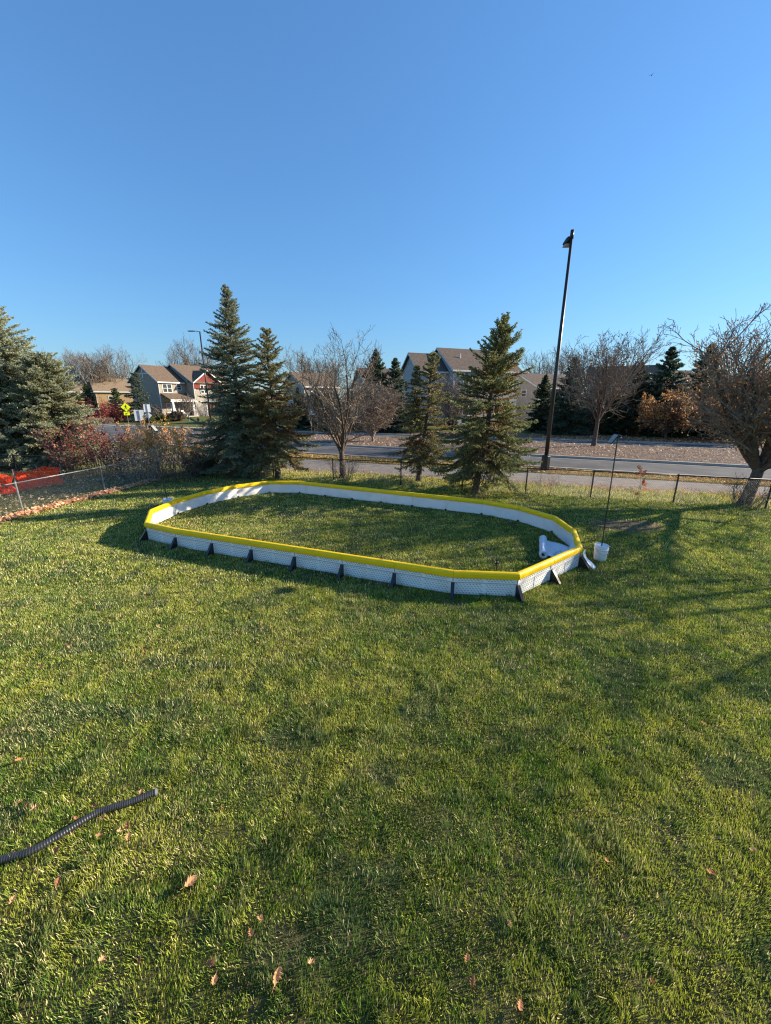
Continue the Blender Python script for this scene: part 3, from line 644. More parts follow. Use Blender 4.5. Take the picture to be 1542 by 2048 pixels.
for k, (u, vt, y, sh, lab) in enumerate(farsp):
    x = side(u, y, .3); z = gz(x, y) ; h = top_at(vt, y) - z
    tree('spruce_tree', lab, 'tree', (x, y, z), FAR[sh], SM, GF, k * 1.3, (h / 8 * random.uniform(.95, 1.15), h / 8 * random.uniform(.95, 1.15), h / 8))
# brown-leaved oaks / shrubs across the road
OAK = [bare_tree(70 + k, .5, .14, 4.5, 9, .9, 8, 6, 3, twig=.014, limb_len=3.4, leaves=5200, leaf_size=.19, leafcol=cl, leaf_low=.3, trop=.04) for k, cl in enumerate([[(.34, .17, .06), (.42, .25, .09), (.26, .12, .05)], [(.24, .12, .055), (.30, .17, .07), (.19, .09, .05)]])]
for k, (u, y, vt, sh, lab) in enumerate([(1330, 37, 785, 0, 'golden brown leaved oak shrub across the road below the open topped spruce'), (1395, 38, 762, 1, 'taller dull brown oak across the road right of the golden one'), (1440, 35, 800, 0, 'rusty leaved oak shrub behind the right edge tree'), (1500, 34, 790, 1, 'brown leaved oak shrub at the right border of the photo')]):
    x = side(u, y); h = top_at(vt, y)
    tree('oak_shrub', lab, 'shrub', (x, y, gz(x, y)), OAK[sh], BM('darktwig'), 'brown oaks across the road', k * 1.9, (h / 4.5,) * 3)
# distant bare trees
DB = [bare_tree(80 + k, 2.6, .25, 12, 11, .6, 10, 8, 4, twig=.013, limb_len=8) for k in range(2)]
for k, (u, y, vt, sh, lab) in enumerate([(160, 95, 705, 0, 'distant bare tree left of all others above the long brown roof'), (205, 92, 700, 1, 'distant bare tree in the middle above the long brown roof'), (238, 96, 702, 0, 'distant bare tree between the long brown roof and the house with the porch'), (372, 105, 712, 1, 'small distant bare tree behind the ridge of the house with the porch'), (408, 108, 686, 0, 'tall distant bare tree beside the thin street lamp'),
   (625, 85, 712, 1, 'distant bare tree left of the bare fence tree'), (652, 90, 722, 0, 'distant bare tree behind the left part of the bare fence tree'), (780, 90, 735, 1, 'distant bare tree left of the grey house'), (1092, 75, 700, 0, 'distant bare tree just left of the tall lamp post'), (1240, 70, 735, 1, 'distant bare tree between the lamp post and the open topped spruce')]):
    x = side(u, y, .6); h = top_at(vt, y) - .6
    tree('bare_tree', lab, 'tree', (x, y, gz(x, y)), DB[sh], BM('twig', 'palebark'), 'distant bare trees', k * 2.1, (h / 12,) * 3)
shoots('red_shrub', 'bright red twigged small tree by the yellow crossing sign', (side(205, 66), 66, gz(side(205, 66), 66)), 70, 3.6, 4.0, 91, .028, 'redtwig', 1300, [(.32, .07, .06), (.24, .06, .05)], .17, .75)
shoots('red_shrub', 'dark red shrub right behind the yellow crossing sign', (side(236, 68), 68, .1), 60, 2.6, 4.0, 92, .025, 'redtwig', 900, [(.2, .05, .045), (.15, .05, .04)], .17, .8)
EV = spruce_mesh(6, 2.0, .15, 48, nb=8, whorl=.34, bl=.17, step=.12, nl=.15, nw=.035, power=.6, c_out=(.075, .10, .075), c_in=(.05, .06, .035))
EG = spruce_mesh(6, 1.7, .15, 49, nb=8, whorl=.3, bl=.15, step=.11, nl=.15, nw=.04, power=.45, c_out=(.05, .08, .022), c_in=(.04, .055, .02))
for u, y, vt, me, lab in [(285, 68, 747, EV, 'blue green spruce in front of the shaded gable of the porch house'), (241, 70, 778, EG, 'dense dark green evergreen behind the yellow crossing sign'), (186, 72, 770, EG, 'pointed green evergreen behind the bright red small tree'), (165, 70, 790, EG, 'dark evergreen half hidden by the blue spruces')]:
    x = side(u, y); z = gz(x, y); h = top_at(vt, y) - z
    tree('evergreen_tree', lab, 'tree', (x, y, z), me, SM, None, u, (h / 6,) * 3)
for u, y, rd, h, col, lab in [(325, 67, 1.5, 1.2, (.07, .085, .022), 'clipped green hedge bush below the porch house'), (356, 69, 1.9, 1.15, (.13, .095, .06), 'rounded brown bush on the lawn of the porch house'), (300, 65, 1.2, 1.0, (.09, .10, .03), 'small green bush behind the white sign backs')]:
    x = side(u, y); juniper('front_bush', lab, (x, y, gz(x, y)), 60, h, rd, u, col, .16)
x = side(379, 69); tree('bare_tree', 'little bare tree in front of the garage of the porch house', 'tree', (x, 69, gz(x, 69)), bare_tree(95, 1.1, .09, 4.4, 9, .6, 7, 5, 3, twig=.016), BM('twig', 'palebark'))
x = side(322, 71); shoots('leafless_shrub', 'leafless grey shrub at the corner of the porch', (x, 71, gz(x, 71)), 40, 2.3, 2.2, 96, .02, 'twig', 0, spread=.6)
# ornamental grasses below the red tree
for u, y, lab in [(205, 63, 'tan dried ornamental grass clump left of the yellow sign'), (188, 62, 'tan dried grass clump further left of the yellow sign')]:
    x = side(u, y); shoots('dried_grass_clump', lab, (x, y, 0), 120, 1.1, 2.6, u, .018, 'palebark', 400, [(.36, .2, .1)], .12, .9, branch=2)

# ------------------------------------------------------------------ ice rink
ring = [(-5.30, 9.20), (1.29, 6.70), (2.48, 6.60), (3.40, 7.29), (4.31, 7.98), (4.71, 9.12), (4.72, 10.29), (4.10, 11.33), (3.15, 12.09), (-3.45, 15.11), (-4.68, 15.14), (-5.68, 14.42), (-6.42, 13.36), (-6.84, 12.15), (-6.93, 10.93), (-6.34, 9.72)]
pts = []
for k, p in enumerate(ring):
    q = ring[(k + 1) % len(ring)]; p, q = Vector(p), Vector(q); m = max(1, round((q - p).length / 1.22))
    for s in range(m): pts.append(p.lerp(q, s / m))
rink = thing('ice_rink', 'low oval backyard rink of white boards with yellow padded rim on the lawn', 'ice rink', (-1.1, 10.6, 0))
RO = Vector((-1.1, 10.6)); pts = [p - RO for p in pts]; n = len(pts)
H_B = .42
nrm = []
for k in range(n):
    d = (pts[(k + 1) % n] - pts[k]).normalized(); nrm.append(Vector((d.y, -d.x)))      # outward (ring runs anticlockwise)
caps_n = []
for k in range(n):
    m = (nrm[k - 1] + nrm[k]).normalized(); caps_n.append(m / max(m.dot(nrm[k]), .5))
for k in range(n):
    a, b = pts[k], pts[(k + 1) % n]; d = (b - a).normalized(); L = (b - a).length; o = nrm[k]
    mt = Matrix(((d.x, o.x, 0, a.x), (d.y, o.y, 0, a.y), (0, 0, 1, 0), (0, 0, 0, 1)))     # local: x along, y outward
    mb = MB(); g = .004
    mb.box(g, L - g, -.012, .012, .015, H_B - .02, mt)
    # outer ribs: frame, seams; mid groove drawn as a rail, its shade as grey
    i0 = len(mb.f); mb.box(g, L - g, .0125, .018, .255, .275, mt); i1 = len(mb.f)
    mb.box(g, g + .03, .0125, .024, .02, .254, mt); mb.box(L - g - .03, L - g, .0125, .024, .02, .254, mt)
    mb.box(g, g + .03, .0125, .024, .276, H_B - .03, mt); mb.box(L - g - .03, L - g, .0125, .024, .276, H_B - .03, mt)
    mb.box(L / 2 - .012, L / 2 + .012, .0125, .02, .02, .254, mt)
    nf = len(mb.f); sm = mb                                                   # rows of slanted slots: flat quads, the recess shade painted grey
    for row in range(5 + 3):
        z = .045 + row * .044 if row < 5 else .300 + (row - 5) * .034
        for c in range(int((L - .12) / .062)):
            x0 = .06 + c * .062 + (row % 2) * .031
            if x0 > L - .1 or abs(x0 + .02 - L / 2) < .03: continue
            w, hh = .036, .013
            P = [Vector((x0, .0135, z + .008)), Vector((x0 + w, .0135, z - .006)), Vector((x0 + w, .0135, z - .006 + hh)), Vector((x0, .0135, z + .008 + hh))]
            sm.add([mt @ p for p in P], [(0, 1, 2, 3)])
    pn = mb.build('board_panel', [M['white'], M['slot'], M['rail']], rink)
    for f_ in pn.data.polygons[i0:i1]: f_.material_index = 2
    for f_ in pn.data.polygons[nf:]: f_.material_index = 1
    # yellow foam cap: rounded profile swept with mitred ends
    prof = [(-.042, -.125), (-.056, -.108), (-.062, -.045), (-.053, -.012), (-.031, .008), (0, .015), (.031, .008), (.053, -.012), (.062, -.045), (.056, -.108), (.042, -.125)]
    cb = MB(); ra, rb = [], []
    for q, z in prof:
        pa = a + caps_n[k] * q + d * .003; pb = b + caps_n[(k + 1) % n] * q - d * .003
        ra.append((pa.x, pa.y, H_B + .07 + z)); rb.append((pb.x, pb.y, H_B + .07 + z))
    m = len(prof)
    cb.add(ra + rb, [(i, (i + 1) % m, m + (i + 1) % m, m + i) for i in range(m)] + [tuple(range(m))[::-1], tuple(range(m, 2 * m))])
    cb.build('bumper_cap', M['yellow'], rink, smooth=False, bevel=.006)
    # bracket at the joint
    md = caps_n[k].normalized(); t = Vector((-md.y, md.x))
    mt = Matrix(((t.x, md.x, 0, a.x), (t.y, md.y, 0, a.y), (0, 0, 1, 0), (0, 0, 0, 1)))
    bb = MB(); bb.box(-.034, .034, .028, .062, .02, .265, mt); bb.box(-.038, .038, -.06, .25, .004, .02, mt); bb.box(-.03, .03, -.045, -.018, .0205, .06, mt)
    w = .034
    for sx in (-1, 1):
        x = sx * .026
        bb.add([mt @ Vector(p) for p in ((x - .006, .055, .255), (x + .006, .055, .255), (x + .006, .235, .018), (x - .006, .235, .018), (x - .006, .055, .05), (x + .006, .055, .05), (x + .006, .08, .018), (x - .006, .08, .018))],
               [(0, 1, 2, 3), (4, 7, 6, 5), (0, 4, 5, 1), (0, 3, 7, 4), (1, 5, 6, 2), (2, 6, 7, 3)])
    bb.add([mt @ Vector(p) for p in ((-.03, .0625, .262), (.03, .0625, .262), (.03, .247, .021), (-.03, .247, .021), (-.03, .0625, .254), (.03, .0625, .254), (.03, .240, .0205), (-.03, .240, .0205))], [(0, 1, 2, 3), (4, 7, 6, 5), (0, 3, 7, 4), (1, 5, 6, 2), (0, 4, 5, 1), (2, 6, 7, 3)])
    bb.build('bracket', M['black'], rink)
    # dark joint strip on the outside of each pair of boards
    jb = MB(); jb.box(-.008, .008, .013, .0275, .286, H_B - .03, mt); jb.build('joint_strip', M['slot'], rink)

# liner roll with its loose end lying up against the boards
A = Vector((3.72, 8.42, .098)); B = Vector((4.15, 9.55, .098)); ad = (B - A).normalized(); perp = Vector((ad.y, -ad.x, 0))
rl = thing('liner_roll', 'roll of white rink liner lying inside the right end of the rink', 'roll', (A.x, A.y, 0))
rb = MB(); N = 28
def ringpts(c, rad): return [c + (perp * cos(2 * pi * k / N) + Vector((0, 0, 1)) * sin(2 * pi * k / N)) * rad for k in range(N)]
o0 = Vector((A.x, A.y, 0)); rows = [ringpts(A - ad * .03, .04), ringpts(A, .045), ringpts(A, .094)] + [ringpts(A.lerp(B, f), .096 + .004 * sin(f * 17)) for f in np.linspace(.004, .996, 14)] + [ringpts(B, .094), ringpts(B, .045), ringpts(B - ad * .05, .04)]
rows[0] = ringpts(A + ad * .06, .042)
V = [p - o0 for rw in rows for p in rw]; F = [(i*N+k, i*N+(k+1) % N, (i+1)*N+(k+1) % N, (i+1)*N+k) for i in range(len(rows) - 1) for k in range(N)]
rb.add(V, F); rb.build('rolled_film', M['sheet'], rl, smooth=True)
cr = MB(); cr.tube([A + ad * .05 - o0, B - ad * .05 - o0], .0415, 16); cr.build('core_tube', M['black'], rl)
sh = MB(); nu, nv = 16, 14; V = []
P1, P2 = Vector((4.33, 8.10, 0)), Vector((4.66, 9.05, 0))
for i in range(nu + 1):
    f = i / nu
    for j in range(nv + 1):
        g = j / nv; s = A.lerp(B, g) * 1.0; s.z = 0
        e = P1.lerp(P2, g)
        if f < .62: p = s.lerp(e, f / .62); z = .05 + .02 * sin(9 * f + 5 * g) + .06 * max(0, 1 - f * 5)
        else: p = e + perp * (-.035) * ((f - .62) / .38) * 0; z = .05 + (f - .62) / .38 * (.36 + .05 * g) ; p = e + perp * (.02 * sin(6 * g))
        if f < .62: z += .02 * (vnoise(np.array([f * 4.]), np.array([g * 4.]), 1, 3)[0] - .5)
        V.append((p.x - o0.x - perp.x * (.0 if f < .62 else .03), p.y - o0.y, z))
sh.add(V, [(i*(nv+1)+j, i*(nv+1)+j+1, (i+1)*(nv+1)+j+1, (i+1)*(nv+1)+j) for i in range(nu) for j in range(nv)])
so_ = sh.build('loose_film', M['sheet'], rl, smooth=True); so_.modifiers.new('thick', 'SOLIDIFY').thickness = .006
fl = MB(); V = []; c0 = Vector((4.34, 7.98, 0)); out = Vector((.75, -.66, 0)).normalized(); al = Vector((out.y, -out.x, 0)) * -1
for i in range(11):
    f = i / 10
    for j in range(5): 
        g = j / 4 - .5; q = c0 + out * (.065 + .27 * f ** 1.6) + al * (g * .16); V.append((q.x - o0.x, q.y - o0.y, .40 - .34 * f ** .8 + .015 * sin(8 * f + 4 * g)))
fl.add(V, [(i*5+j, i*5+j+1, (i+1)*5+j+1, (i+1)*5+j) for i in range(10) for j in range(4)]); fo = fl.build('hanging_flap', M['sheet'], rl, smooth=True); fo.modifiers.new('thick', 'SOLIDIFY').thickness = .006
# little black stake
p = spot(992, 1138); t = thing('ground_stake', 'small black stake standing in the grass inside the rink', 'stake', p)
mb = MB(); mb.tube([(0, 0, 0), (0, 0, .2)], .014, 8); mb.build('stem', M['black'], t)
mb = MB(); mb.box(-.045, .045, -.012, .012, .12, .145); mb.tube([(0, 0, .2), (0, 0, .225)], .02, 8); mb.build('head', M['black'], t)

# ------------------------------------------------------------------ buckets with solar lights
def bucket(loc, label):
    t = thing('bucket', label, 'bucket', loc, 0, 'white buckets holding the light poles')
    mb = MB(); mb.lathe([(0, .003), (.128, .003), (.132, .012), (.146, .24), (.147, .262), (.153, .263), (.153, .275), (.148, .277), (.149, .30), (.155, .301), (.155, .313), (.150, .315), (.151, .345), (.157, .347), (.157, .362), (.153, .366), (.148, .362), (.146, .335)], 32)
    mb.build('pail', M['white'], t, smooth=True)
    fb = MB(); fb.lathe([(.146, .334), (.08, .345), (0, .34)], 24); fb.build('filling', M['sheet'], t, smooth=True)
    hb = MB(); hb.tube([(.158 * cos(a), .158 * sin(a) - .0, .30 - .13 * max(0, sin((a - 3.3) / 2.8 * pi))) for a in np.linspace(3.3, 6.1, 16)], .003, 6); hb.build('handle', M['wire'], t)
    return t
pR = spot(1199, 1119); pL = spot(338, 1018)
bucket(pR, 'white bucket on the grass right of the rink'); bucket(pL, 'white bucket half hidden behind the left end of the rink')
def solar(loc, toploc, label, rz, flip):
    t = thing('solar_light', label, 'garden light', (loc.x, loc.y, .341), 0, 'solar lights on thin poles')
    tp = Vector(toploc) - Vector((loc.x, loc.y, .341))
    mb = MB(); mb.tube([(0, 0, -.2), tuple(tp * .5), tuple(tp)], [.013, .013, .012], 10); mb.build('pole', M['blackmetal'], t)
    mt = Matrix.Translation(tp) @ Matrix.Rotation(rz, 4, 'Z')
    pb = MB(); tl = mt @ Matrix.Translation(Vector((-.10 * flip, 0, -.06))) @ Matrix.Rotation(-.95 * flip, 4, 'Y')
    pb.box(-.105, .105, -.085, .085, -.006, .006, tl); po = pb.build('solar_panel', M['panel'], t, bevel=.002)
    fr = MB()
    for q in ((-.11, .11, -.095, -.0855), (-.11, .11, .0855, .095), (-.116, -.1055, -.095, .095), (.1055, .116, -.095, .095)): fr.box(*q, -.009, .009, tl)
    fr.build('panel_frame', M['blackmetal'], po)
    ar = MB(); ar.tube([tuple(mt @ Vector((0, 0, -.02))), tuple(mt @ Vector((-.1 * flip, 0, -.065)))], .008, 6); ar.build('bracket_arm', M['blackmetal'], t)
    lb = MB(); lb.box(-.03, .07, -.035, .035, -.012, .018, mt); lb.box(.035, .068, -.03, .03, -.045, -.0125, mt); lb.build('lamp_head', M['blackmetal'], t, bevel=.004)
    gl = MB(); gl.box(.04, .066, -.038, -.036, -.04, -.018, mt); gl.build('lens', M['white'], t)
solar(pR, (side(1236, pR.y + .05, 2.85), pR.y + .05, 2.86), 'solar light on a thin black pole in the right hand bucket', 0, 1)
solar(pL, (side(302, pL.y + .1, 2.75), pL.y + .1, 2.78), 'solar light on a thin black pole in the left hand bucket', pi, 1)

# ------------------------------------------------------------------ drain pipe
hp = [(-70, 1752), (0, 1720), (60, 1703), (115, 1673), (160, 1645), (200, 1623), (255, 1606), (314, 1583)]
P = [spot(u, v, .048) for u, v in hp]
def catmull(P, m):
    out = []
    for i in range(len(P) - 1):
        p0, p1, p2, p3 = P[max(i-1, 0)], P[i], P[i+1], P[min(i+2, len(P)-1)]
        for k in range(m):
            t = k / m; out.append(.5 * ((2*p1) + (p2-p0)*t + (2*p0-5*p1+4*p2-p3)*t*t + (3*p1-p0-3*p2+p3)*t**3))
    return out + [P[-1]]
path = catmull(P, 30); acc = [path[0]]; rest = []
# resample each 4 mm-ish and swell every other ring
tot = [0]
for a, b in zip(path[:-1], path[1:]): tot.append(tot[-1] + (b - a).length)
nst = int(tot[-1] / .0045); sam = []
q = 0
for k in range(nst + 1):
    s = tot[-1] * k / nst
    while q < len(tot) - 2 and tot[q + 1] < s: q += 1
    sam.append(path[q].lerp(path[q + 1], (s - tot[q]) / max(tot[q + 1] - tot[q], 1e-6)))
hz = thing('drain_pipe', 'black corrugated drain pipe lying on the grass at the lower left', 'pipe', (P[0].x, P[0].y, 0))
o0 = Vector((P[0].x, P[0].y, 0)); mb = MB(); mb.tube([p - o0 for p in sam], [.0300 if k % 4 in (0, 1) else .0282 for k in range(len(sam))], 14, caps=False); mb.build('corrugated_tube', M['hose'], hz)
e = sam[-1] - o0; d = (sam[-1] - sam[-6]).normalized(); mb = MB(); mb.tube([e - d * .012, e + d * .004], [.0312, .0312], 18, caps=False); mb.tube([e - d * .012, e + d * .004], [.027, .027], 18, caps=False); mb.build('end_collar', M['slot'], hz)

# ------------------------------------------------------------------ chain-link fences
def chain_fence(name, label, posts, Hh, metal, mesh_m, pr=.028, tz=None, gap=.065):
    t = thing(name, label, 'fence', (*posts[0], 0)); o = Vector((*posts[0], 0)); w = MB(); rl_ = MB()
    for k, p in enumerate(posts):
        pb = MB(); q = Vector((*p, 0)) - o; pb.tube([q + Vector((0, 0, -.05)), q + Vector((0, 0, Hh + .02))], pr, 10); pb.lathe([(pr * 1.15, Hh), (pr * 1.15, Hh + .03), (pr * .6, Hh + .05), (0, Hh + .052)], 10, tuple(q)); pb.build('post', M[metal], t, smooth=False)
    P0, P1 = [], []
    for a, b in zip(posts[:-1], posts[1:]):
        a, b = Vector((*a, 0)) - o, Vector((*b, 0)) - o; L = (b - a).length; d = (b - a) / L; s = Vector((-d.y, d.x, 0)) * -.03
        rl_.tube([a + Vector((0, 0, Hh)), b + Vector((0, 0, Hh))], .019, 8)
        z0, z1 = .03, Hh - .01; hh = z1 - z0; x = -hh
        while x < L:
            for sg in (1, -1):
                u0, v0, u1, v1 = (x, z0, x + hh, z1) if sg > 0 else (x, z1, x + hh, z0)
                if u0 < 0: v0 += (v1 - v0) * (-u0 / hh); u0 = 0
                if u1 > L: v1 -= (v1 - v0) * ((u1 - L) / (u1 - u0)) if u1 > u0 else 0; u1 = L
                if u1 > u0: P0.append(a + d * u0 + s + Vector((0, 0, v0))); P1.append(a + d * u1 + s + Vector((0, 0, v1)))
            x += gap
    rl_.build('top_rail', M[metal], t, smooth=True)
    V, F = tubes(np.array(P0), np.array(P1), np.full(len(P0), .0019), np.full(len(P0), .0019), 3)
    link('wire_mesh', fast_mesh('wire_mesh', V, F), M[mesh_m], t); return t
bx = [-10.35, -8.65, -5.4, -2.4, .67, 3.2, 5.6, 7.85, 10.45, 13.05, 15.7, 18.3]
chain_fence('chain_link_fence', 'dark chain link fence along the back of the lawn before the path', [(x, fy_back(x)) for x in bx], 1.03, 'vinyl', 'vinyl')
chain_fence('chain_link_fence', 'grey chain link fence along the left side of the lawn', [(fence_x(y), y) for y in (5.9, 9.05, 12.2, 15.25, 18.2)] + [(bx[0] - .08, fy_back(bx[0]))], 1.03, 'galv', 'galv')
chain_fence('chain_link_fence', 'short dark run of fence under the blue spruces behind the orange netting', [(-24.0, 19.2), (-20.9, 19.0), (-18.0, 18.6), (-15.6, 18.2)], 1.05, 'vinyl', 'vinyl', pr=.024)
# orange netting
def netting(name, label, path, h0, sag):
    t = thing(name, label, 'netting', (*path[0][:2], 0)); o = Vector((*path[0][:2], 0)); r = random.Random(len(label))
    P = catmull([Vector(p) for p in path], 14); n = len(P); m = 16; grid = []
    for i, p in enumerate(P):
        col = []
        for j in range(m):
            f = j / (m - 1); hh = h0 * (1 - sag * abs(sin(i / n * 5)) * .5); bulge = .07 * sin(pi * f) * sin(i * .31 + j * .25)
            col.append(p - o + Vector((bulge * .8, bulge, .05 + f * hh + .012 * sin(i * 1.3 + j))))
        grid.append(col)
    P0, P1 = [], []
    for i in range(n):
        for j in range(m):
            if i < n - 1: P0.append(grid[i][j]); P1.append(grid[i + 1][j])
            if j < m - 1 and i % 2 == 0: P0.append(grid[i][j]); P1.append(grid[i][j + 1])
    V, F = tubes(np.array(P0), np.array(P1), np.full(len(P0), .0145), np.full(len(P0), .0145), 4)
    link('mesh_strands', fast_mesh('mesh_strands', V, F), M['orange'], t)
    for k in (0, n // 2, n - 1):
        sb = MB(); q = P[k] - o; sb.tube([q + Vector((.0, .05, 0)), q + Vector((.02, .05, h0 + .1))], .016, 6); sb.build('stake', M['galv'], t)
a = [spot(-70, 995), spot(-15, 992), spot(34, 988)]
netting('orange_netting', 'bright orange safety netting sagging at the left border behind the side fence', [(p.x, p.y, 0) for p in a], .88, .5)
b = [spot(36, 983), spot(80, 975), spot(126, 968)]
netting('orange_netting', 'red orange safety netting stretched in the shade right of the bright one', [(p.x, p.y, 0) for p in b], .80, .3)

# ------------------------------------------------------------------ street lamps, signs
p = spot(1089, 942); t = thing('street_lamp', 'tall black lamp post at the kerb with a single head', 'street lamp', (p.x, p.y, 0))
mb = MB(); mb.lathe([(.26, 0), (.26, .06), (.235, .08), (.225, .78), (.20, .82), (.12, .86), (.10, .87)], 8); mb.build('base_cover', M['blackmetal'], t)
mb = MB(); mb.tube([(0, 0, .05), (0, 0, 5), (0, 0, 10.75)], [.11, .09, .06], 14); mb.build('pole', M['blackmetal'], t, smooth=True)
mb = MB(); mb.tube([(0, 0, 10.6), (0, 0, 10.95)], .08, 12); mb.build('pole_cap', M['blackmetal'], t, smooth=True)
hd = MB(); hw = .2
V = []
for (yy, w, zt, zb) in [(.03, .08, 10.70, 10.58), (.08, .14, 10.74, 10.50), (.17, .18, 10.70, 10.46), (.27, .17, 10.63, 10.45), (.32, .12, 10.57, 10.45)]:
    for s, z in ((-1, zb), (-.98, zb + .07), (-.55, zt), (.55, zt), (.98, zb + .07), (1, zb)): V.append((w * s - yy * .3 - .02, yy, z))
F = [(6*i+k, 6*i+(k+1) % 6, 6*i+6+(k+1) % 6, 6*i+6+k) for i in range(4) for k in range(6)] + [tuple(range(6))[::-1], tuple(range(24, 30))]
hd.add(V, F); h_ = hd.build('lamp_head', M['blackmetal'], t, bevel=.01); 
ln = MB(); ln.add([(-.19, .09, 10.455), (.08, .09, 10.455), (.04, .27, 10.448), (-.23, .27, 10.448), (-.23, .09, 10.34), (.06, .09, 10.34), (.02, .27, 10.34), (-.27, .27, 10.34)], [(0, 4, 5, 1), (1, 5, 6, 2), (2, 6, 7, 3), (3, 7, 4, 0), (4, 7, 6, 5), (0, 1, 2, 3)]); ln.build('lens', M['pinksiding'], h_)
yL = 48; xL = side(424, yL)
t = thing('street_lamp', 'thin grey street lamp with a flat arm above the porch house', 'street lamp', (xL, yL, 0)); Ht = top_at(663, yL)
mb = MB(); mb.tube([(0, 0, 0), (0, 0, Ht)], [.11, .07], 10); mb.build('pole', M['blackmetal'], t, smooth=True)
mb = MB(); mb.tube([(0, 0, Ht - .05), (-.35, -.1, Ht + .02), (-.6, -.15, Ht + .02)], .035, 8); mb.build('arm', M['blackmetal'], t)
mb = MB(); mb.box(-1.25, -.55, -.30, .02, Ht - .03, Ht + .06); mb.build('lamp_head', M['blackmetal'], t, bevel=.02)

def post_sign(name, label, x, y, rz, Hp, pm='galv', pr=.035, cat='sign'):
    t = thing(name, label, cat, (x, y, gz(x, y)), rz); mb = MB(); mb.box(-pr, pr, -.02, .02, 0, Hp); mb.build('post', M[pm], t); return t
def plate(t, nm, poly, z, m, y=-.03, th=.006): 
    mb = MB(); mb.prism(poly, th, (0, y, z), (1, 0, 0), (0, 0, 1), (0, 1, 0)); return mb.build(nm, M[m], t)
sq = lambda w, h: [(-w/2, -h/2), (w/2, -h/2), (w/2, h/2), (-w/2, h/2)]
di = lambda s: [(0, -s), (s, 0), (0, s), (-s, 0)]
y = 58.5; t = post_sign('crossing_sign', 'yellow pedestrian crossing sign with an arrow plaque across the road', side(258, y), y, R(30), 3.0)
pl_ = plate(t, 'diamond_plate', di(.62), 2.62, 'signyel', -.032); mb = MB()
fig = lambda P: mb.prism(P, .004, (0, -.0375, 2.62), (1, 0, 0), (0, 0, 1), (0, 1, 0))
fig([(.07 * cos(a) + .02, .27 + .07 * sin(a)) for a in np.linspace(0, 2 * pi, 10, endpoint=False)])
fig([(-.07, -.03), (.05, -.04), (.09, .16), (-.03, .19)]); fig([(-.06, -.05), (.0, -.05), (-.08, -.24), (-.19, -.36), (-.23, -.31), (-.14, -.2)]); fig([(.0, -.05), (.06, -.05), (.11, -.2), (.2, -.33), (.14, -.36), (.04, -.2)])
fig([(-.03, .17), (-.1, .12), (-.19, -.0), (-.14, -.03), (-.05, .08)]); fig([(.08, .15), (.13, .04), (.22, -.0), (.2, -.05), (.09, -.0), (.06, .07)])
mb.build('walking_figure', M['black'], pl_)
p2_ = plate(t, 'arrow_plaque', sq(.72, .5), 1.72, 'signyel', -.032); mb = MB()
mb.prism([(.2, .16), (.24, .1), (-.02, -.06), (.04, -.14), (-.22, -.15), (-.12, .08), (-.07, .0)], .004, (0, -.0375, 1.72), (1, 0, 0), (0, 0, 1), (0, 1, 0)); mb.build('arrow', M['black'], p2_)
y = 34.4; t = post_sign('road_sign', 'bare back of a large white road sign, nearer of the pair by the crossing', side(288, y), y, R(28), 2.75, pr=.04); plate(t, 'sign_plate', sq(.74, .92), 2.33, 'signback', .022)
y = 50; t = post_sign('road_sign', 'back of a white road sign with a small diamond plate below, behind the nearer one', side(301, y), y, R(28), 3.1, pr=.045); plate(t, 'sign_plate', sq(.72, .95), 2.62, 'signwhite', .022); plate(t, 'diamond_plate', di(.42), 1.75, 'signback', .022)
y = 40; x = side(628, y); t = thing('road_sign', 'small white road sign with black markings on two posts at the median', 'sign', (x, y, .13), 0)
for s in (-1, 1): mb = MB(); mb.box(s * .3 - .025 + .1, s * .3 + .025 + .1, -.02, .02, 0, 2.9 if s < 0 else 1.9); mb.build('post', M['galv'], t)
pl_ = plate(t, 'sign_plate', [(-.22, -.42), (.24, -.42), (.24, .42), (-.22, .42)], 2.45, 'signwhite', -.032); mb = MB()
for P in ([(-.12, .05), (-.05, .05), (-.02, .26), (-.09, .28)], [(.03, .05), (.1, .05), (.13, .3), (.06, .28)], [(-.12, .05), (.12, .0), (.12, -.06), (-.12, -.01)], [(-.02, -.12), (.05, -.12), (.06, -.3), (-.03, -.3)]): mb.prism(P, .004, (0, -.0375, 2.45), (1, 0, 0), (0, 0, 1), (0, 1, 0))
mb.build('markings', M['black'], pl_)
# fire hydrant like marker post
y = 66; x = side(397, y); t = thing('fire_hydrant', 'small dark yellow hydrant on the far pavement below the porch house', 'hydrant', (x, y, gz(x, y)))
mb = MB(); mb.lathe([(.2, 0), (.2, .05), (.14, .07), (.14, .55), (.18, .57), (.18, .62), (.13, .7), (.06, .78), (.05, .84), (0, .84)], 12); mb.build('barrel', mat('hydrant_paint', (.25, .2, .03), (.2, .16, .03), 5), t, smooth=True)
mb = MB(); mb.tube([(-.26, 0, .45), (.26, 0, .45)], .06, 8); mb.tube([(0, -.26, .45), (0, 0, .45)], .075, 8); mb.build('outlets', M['black'], t)

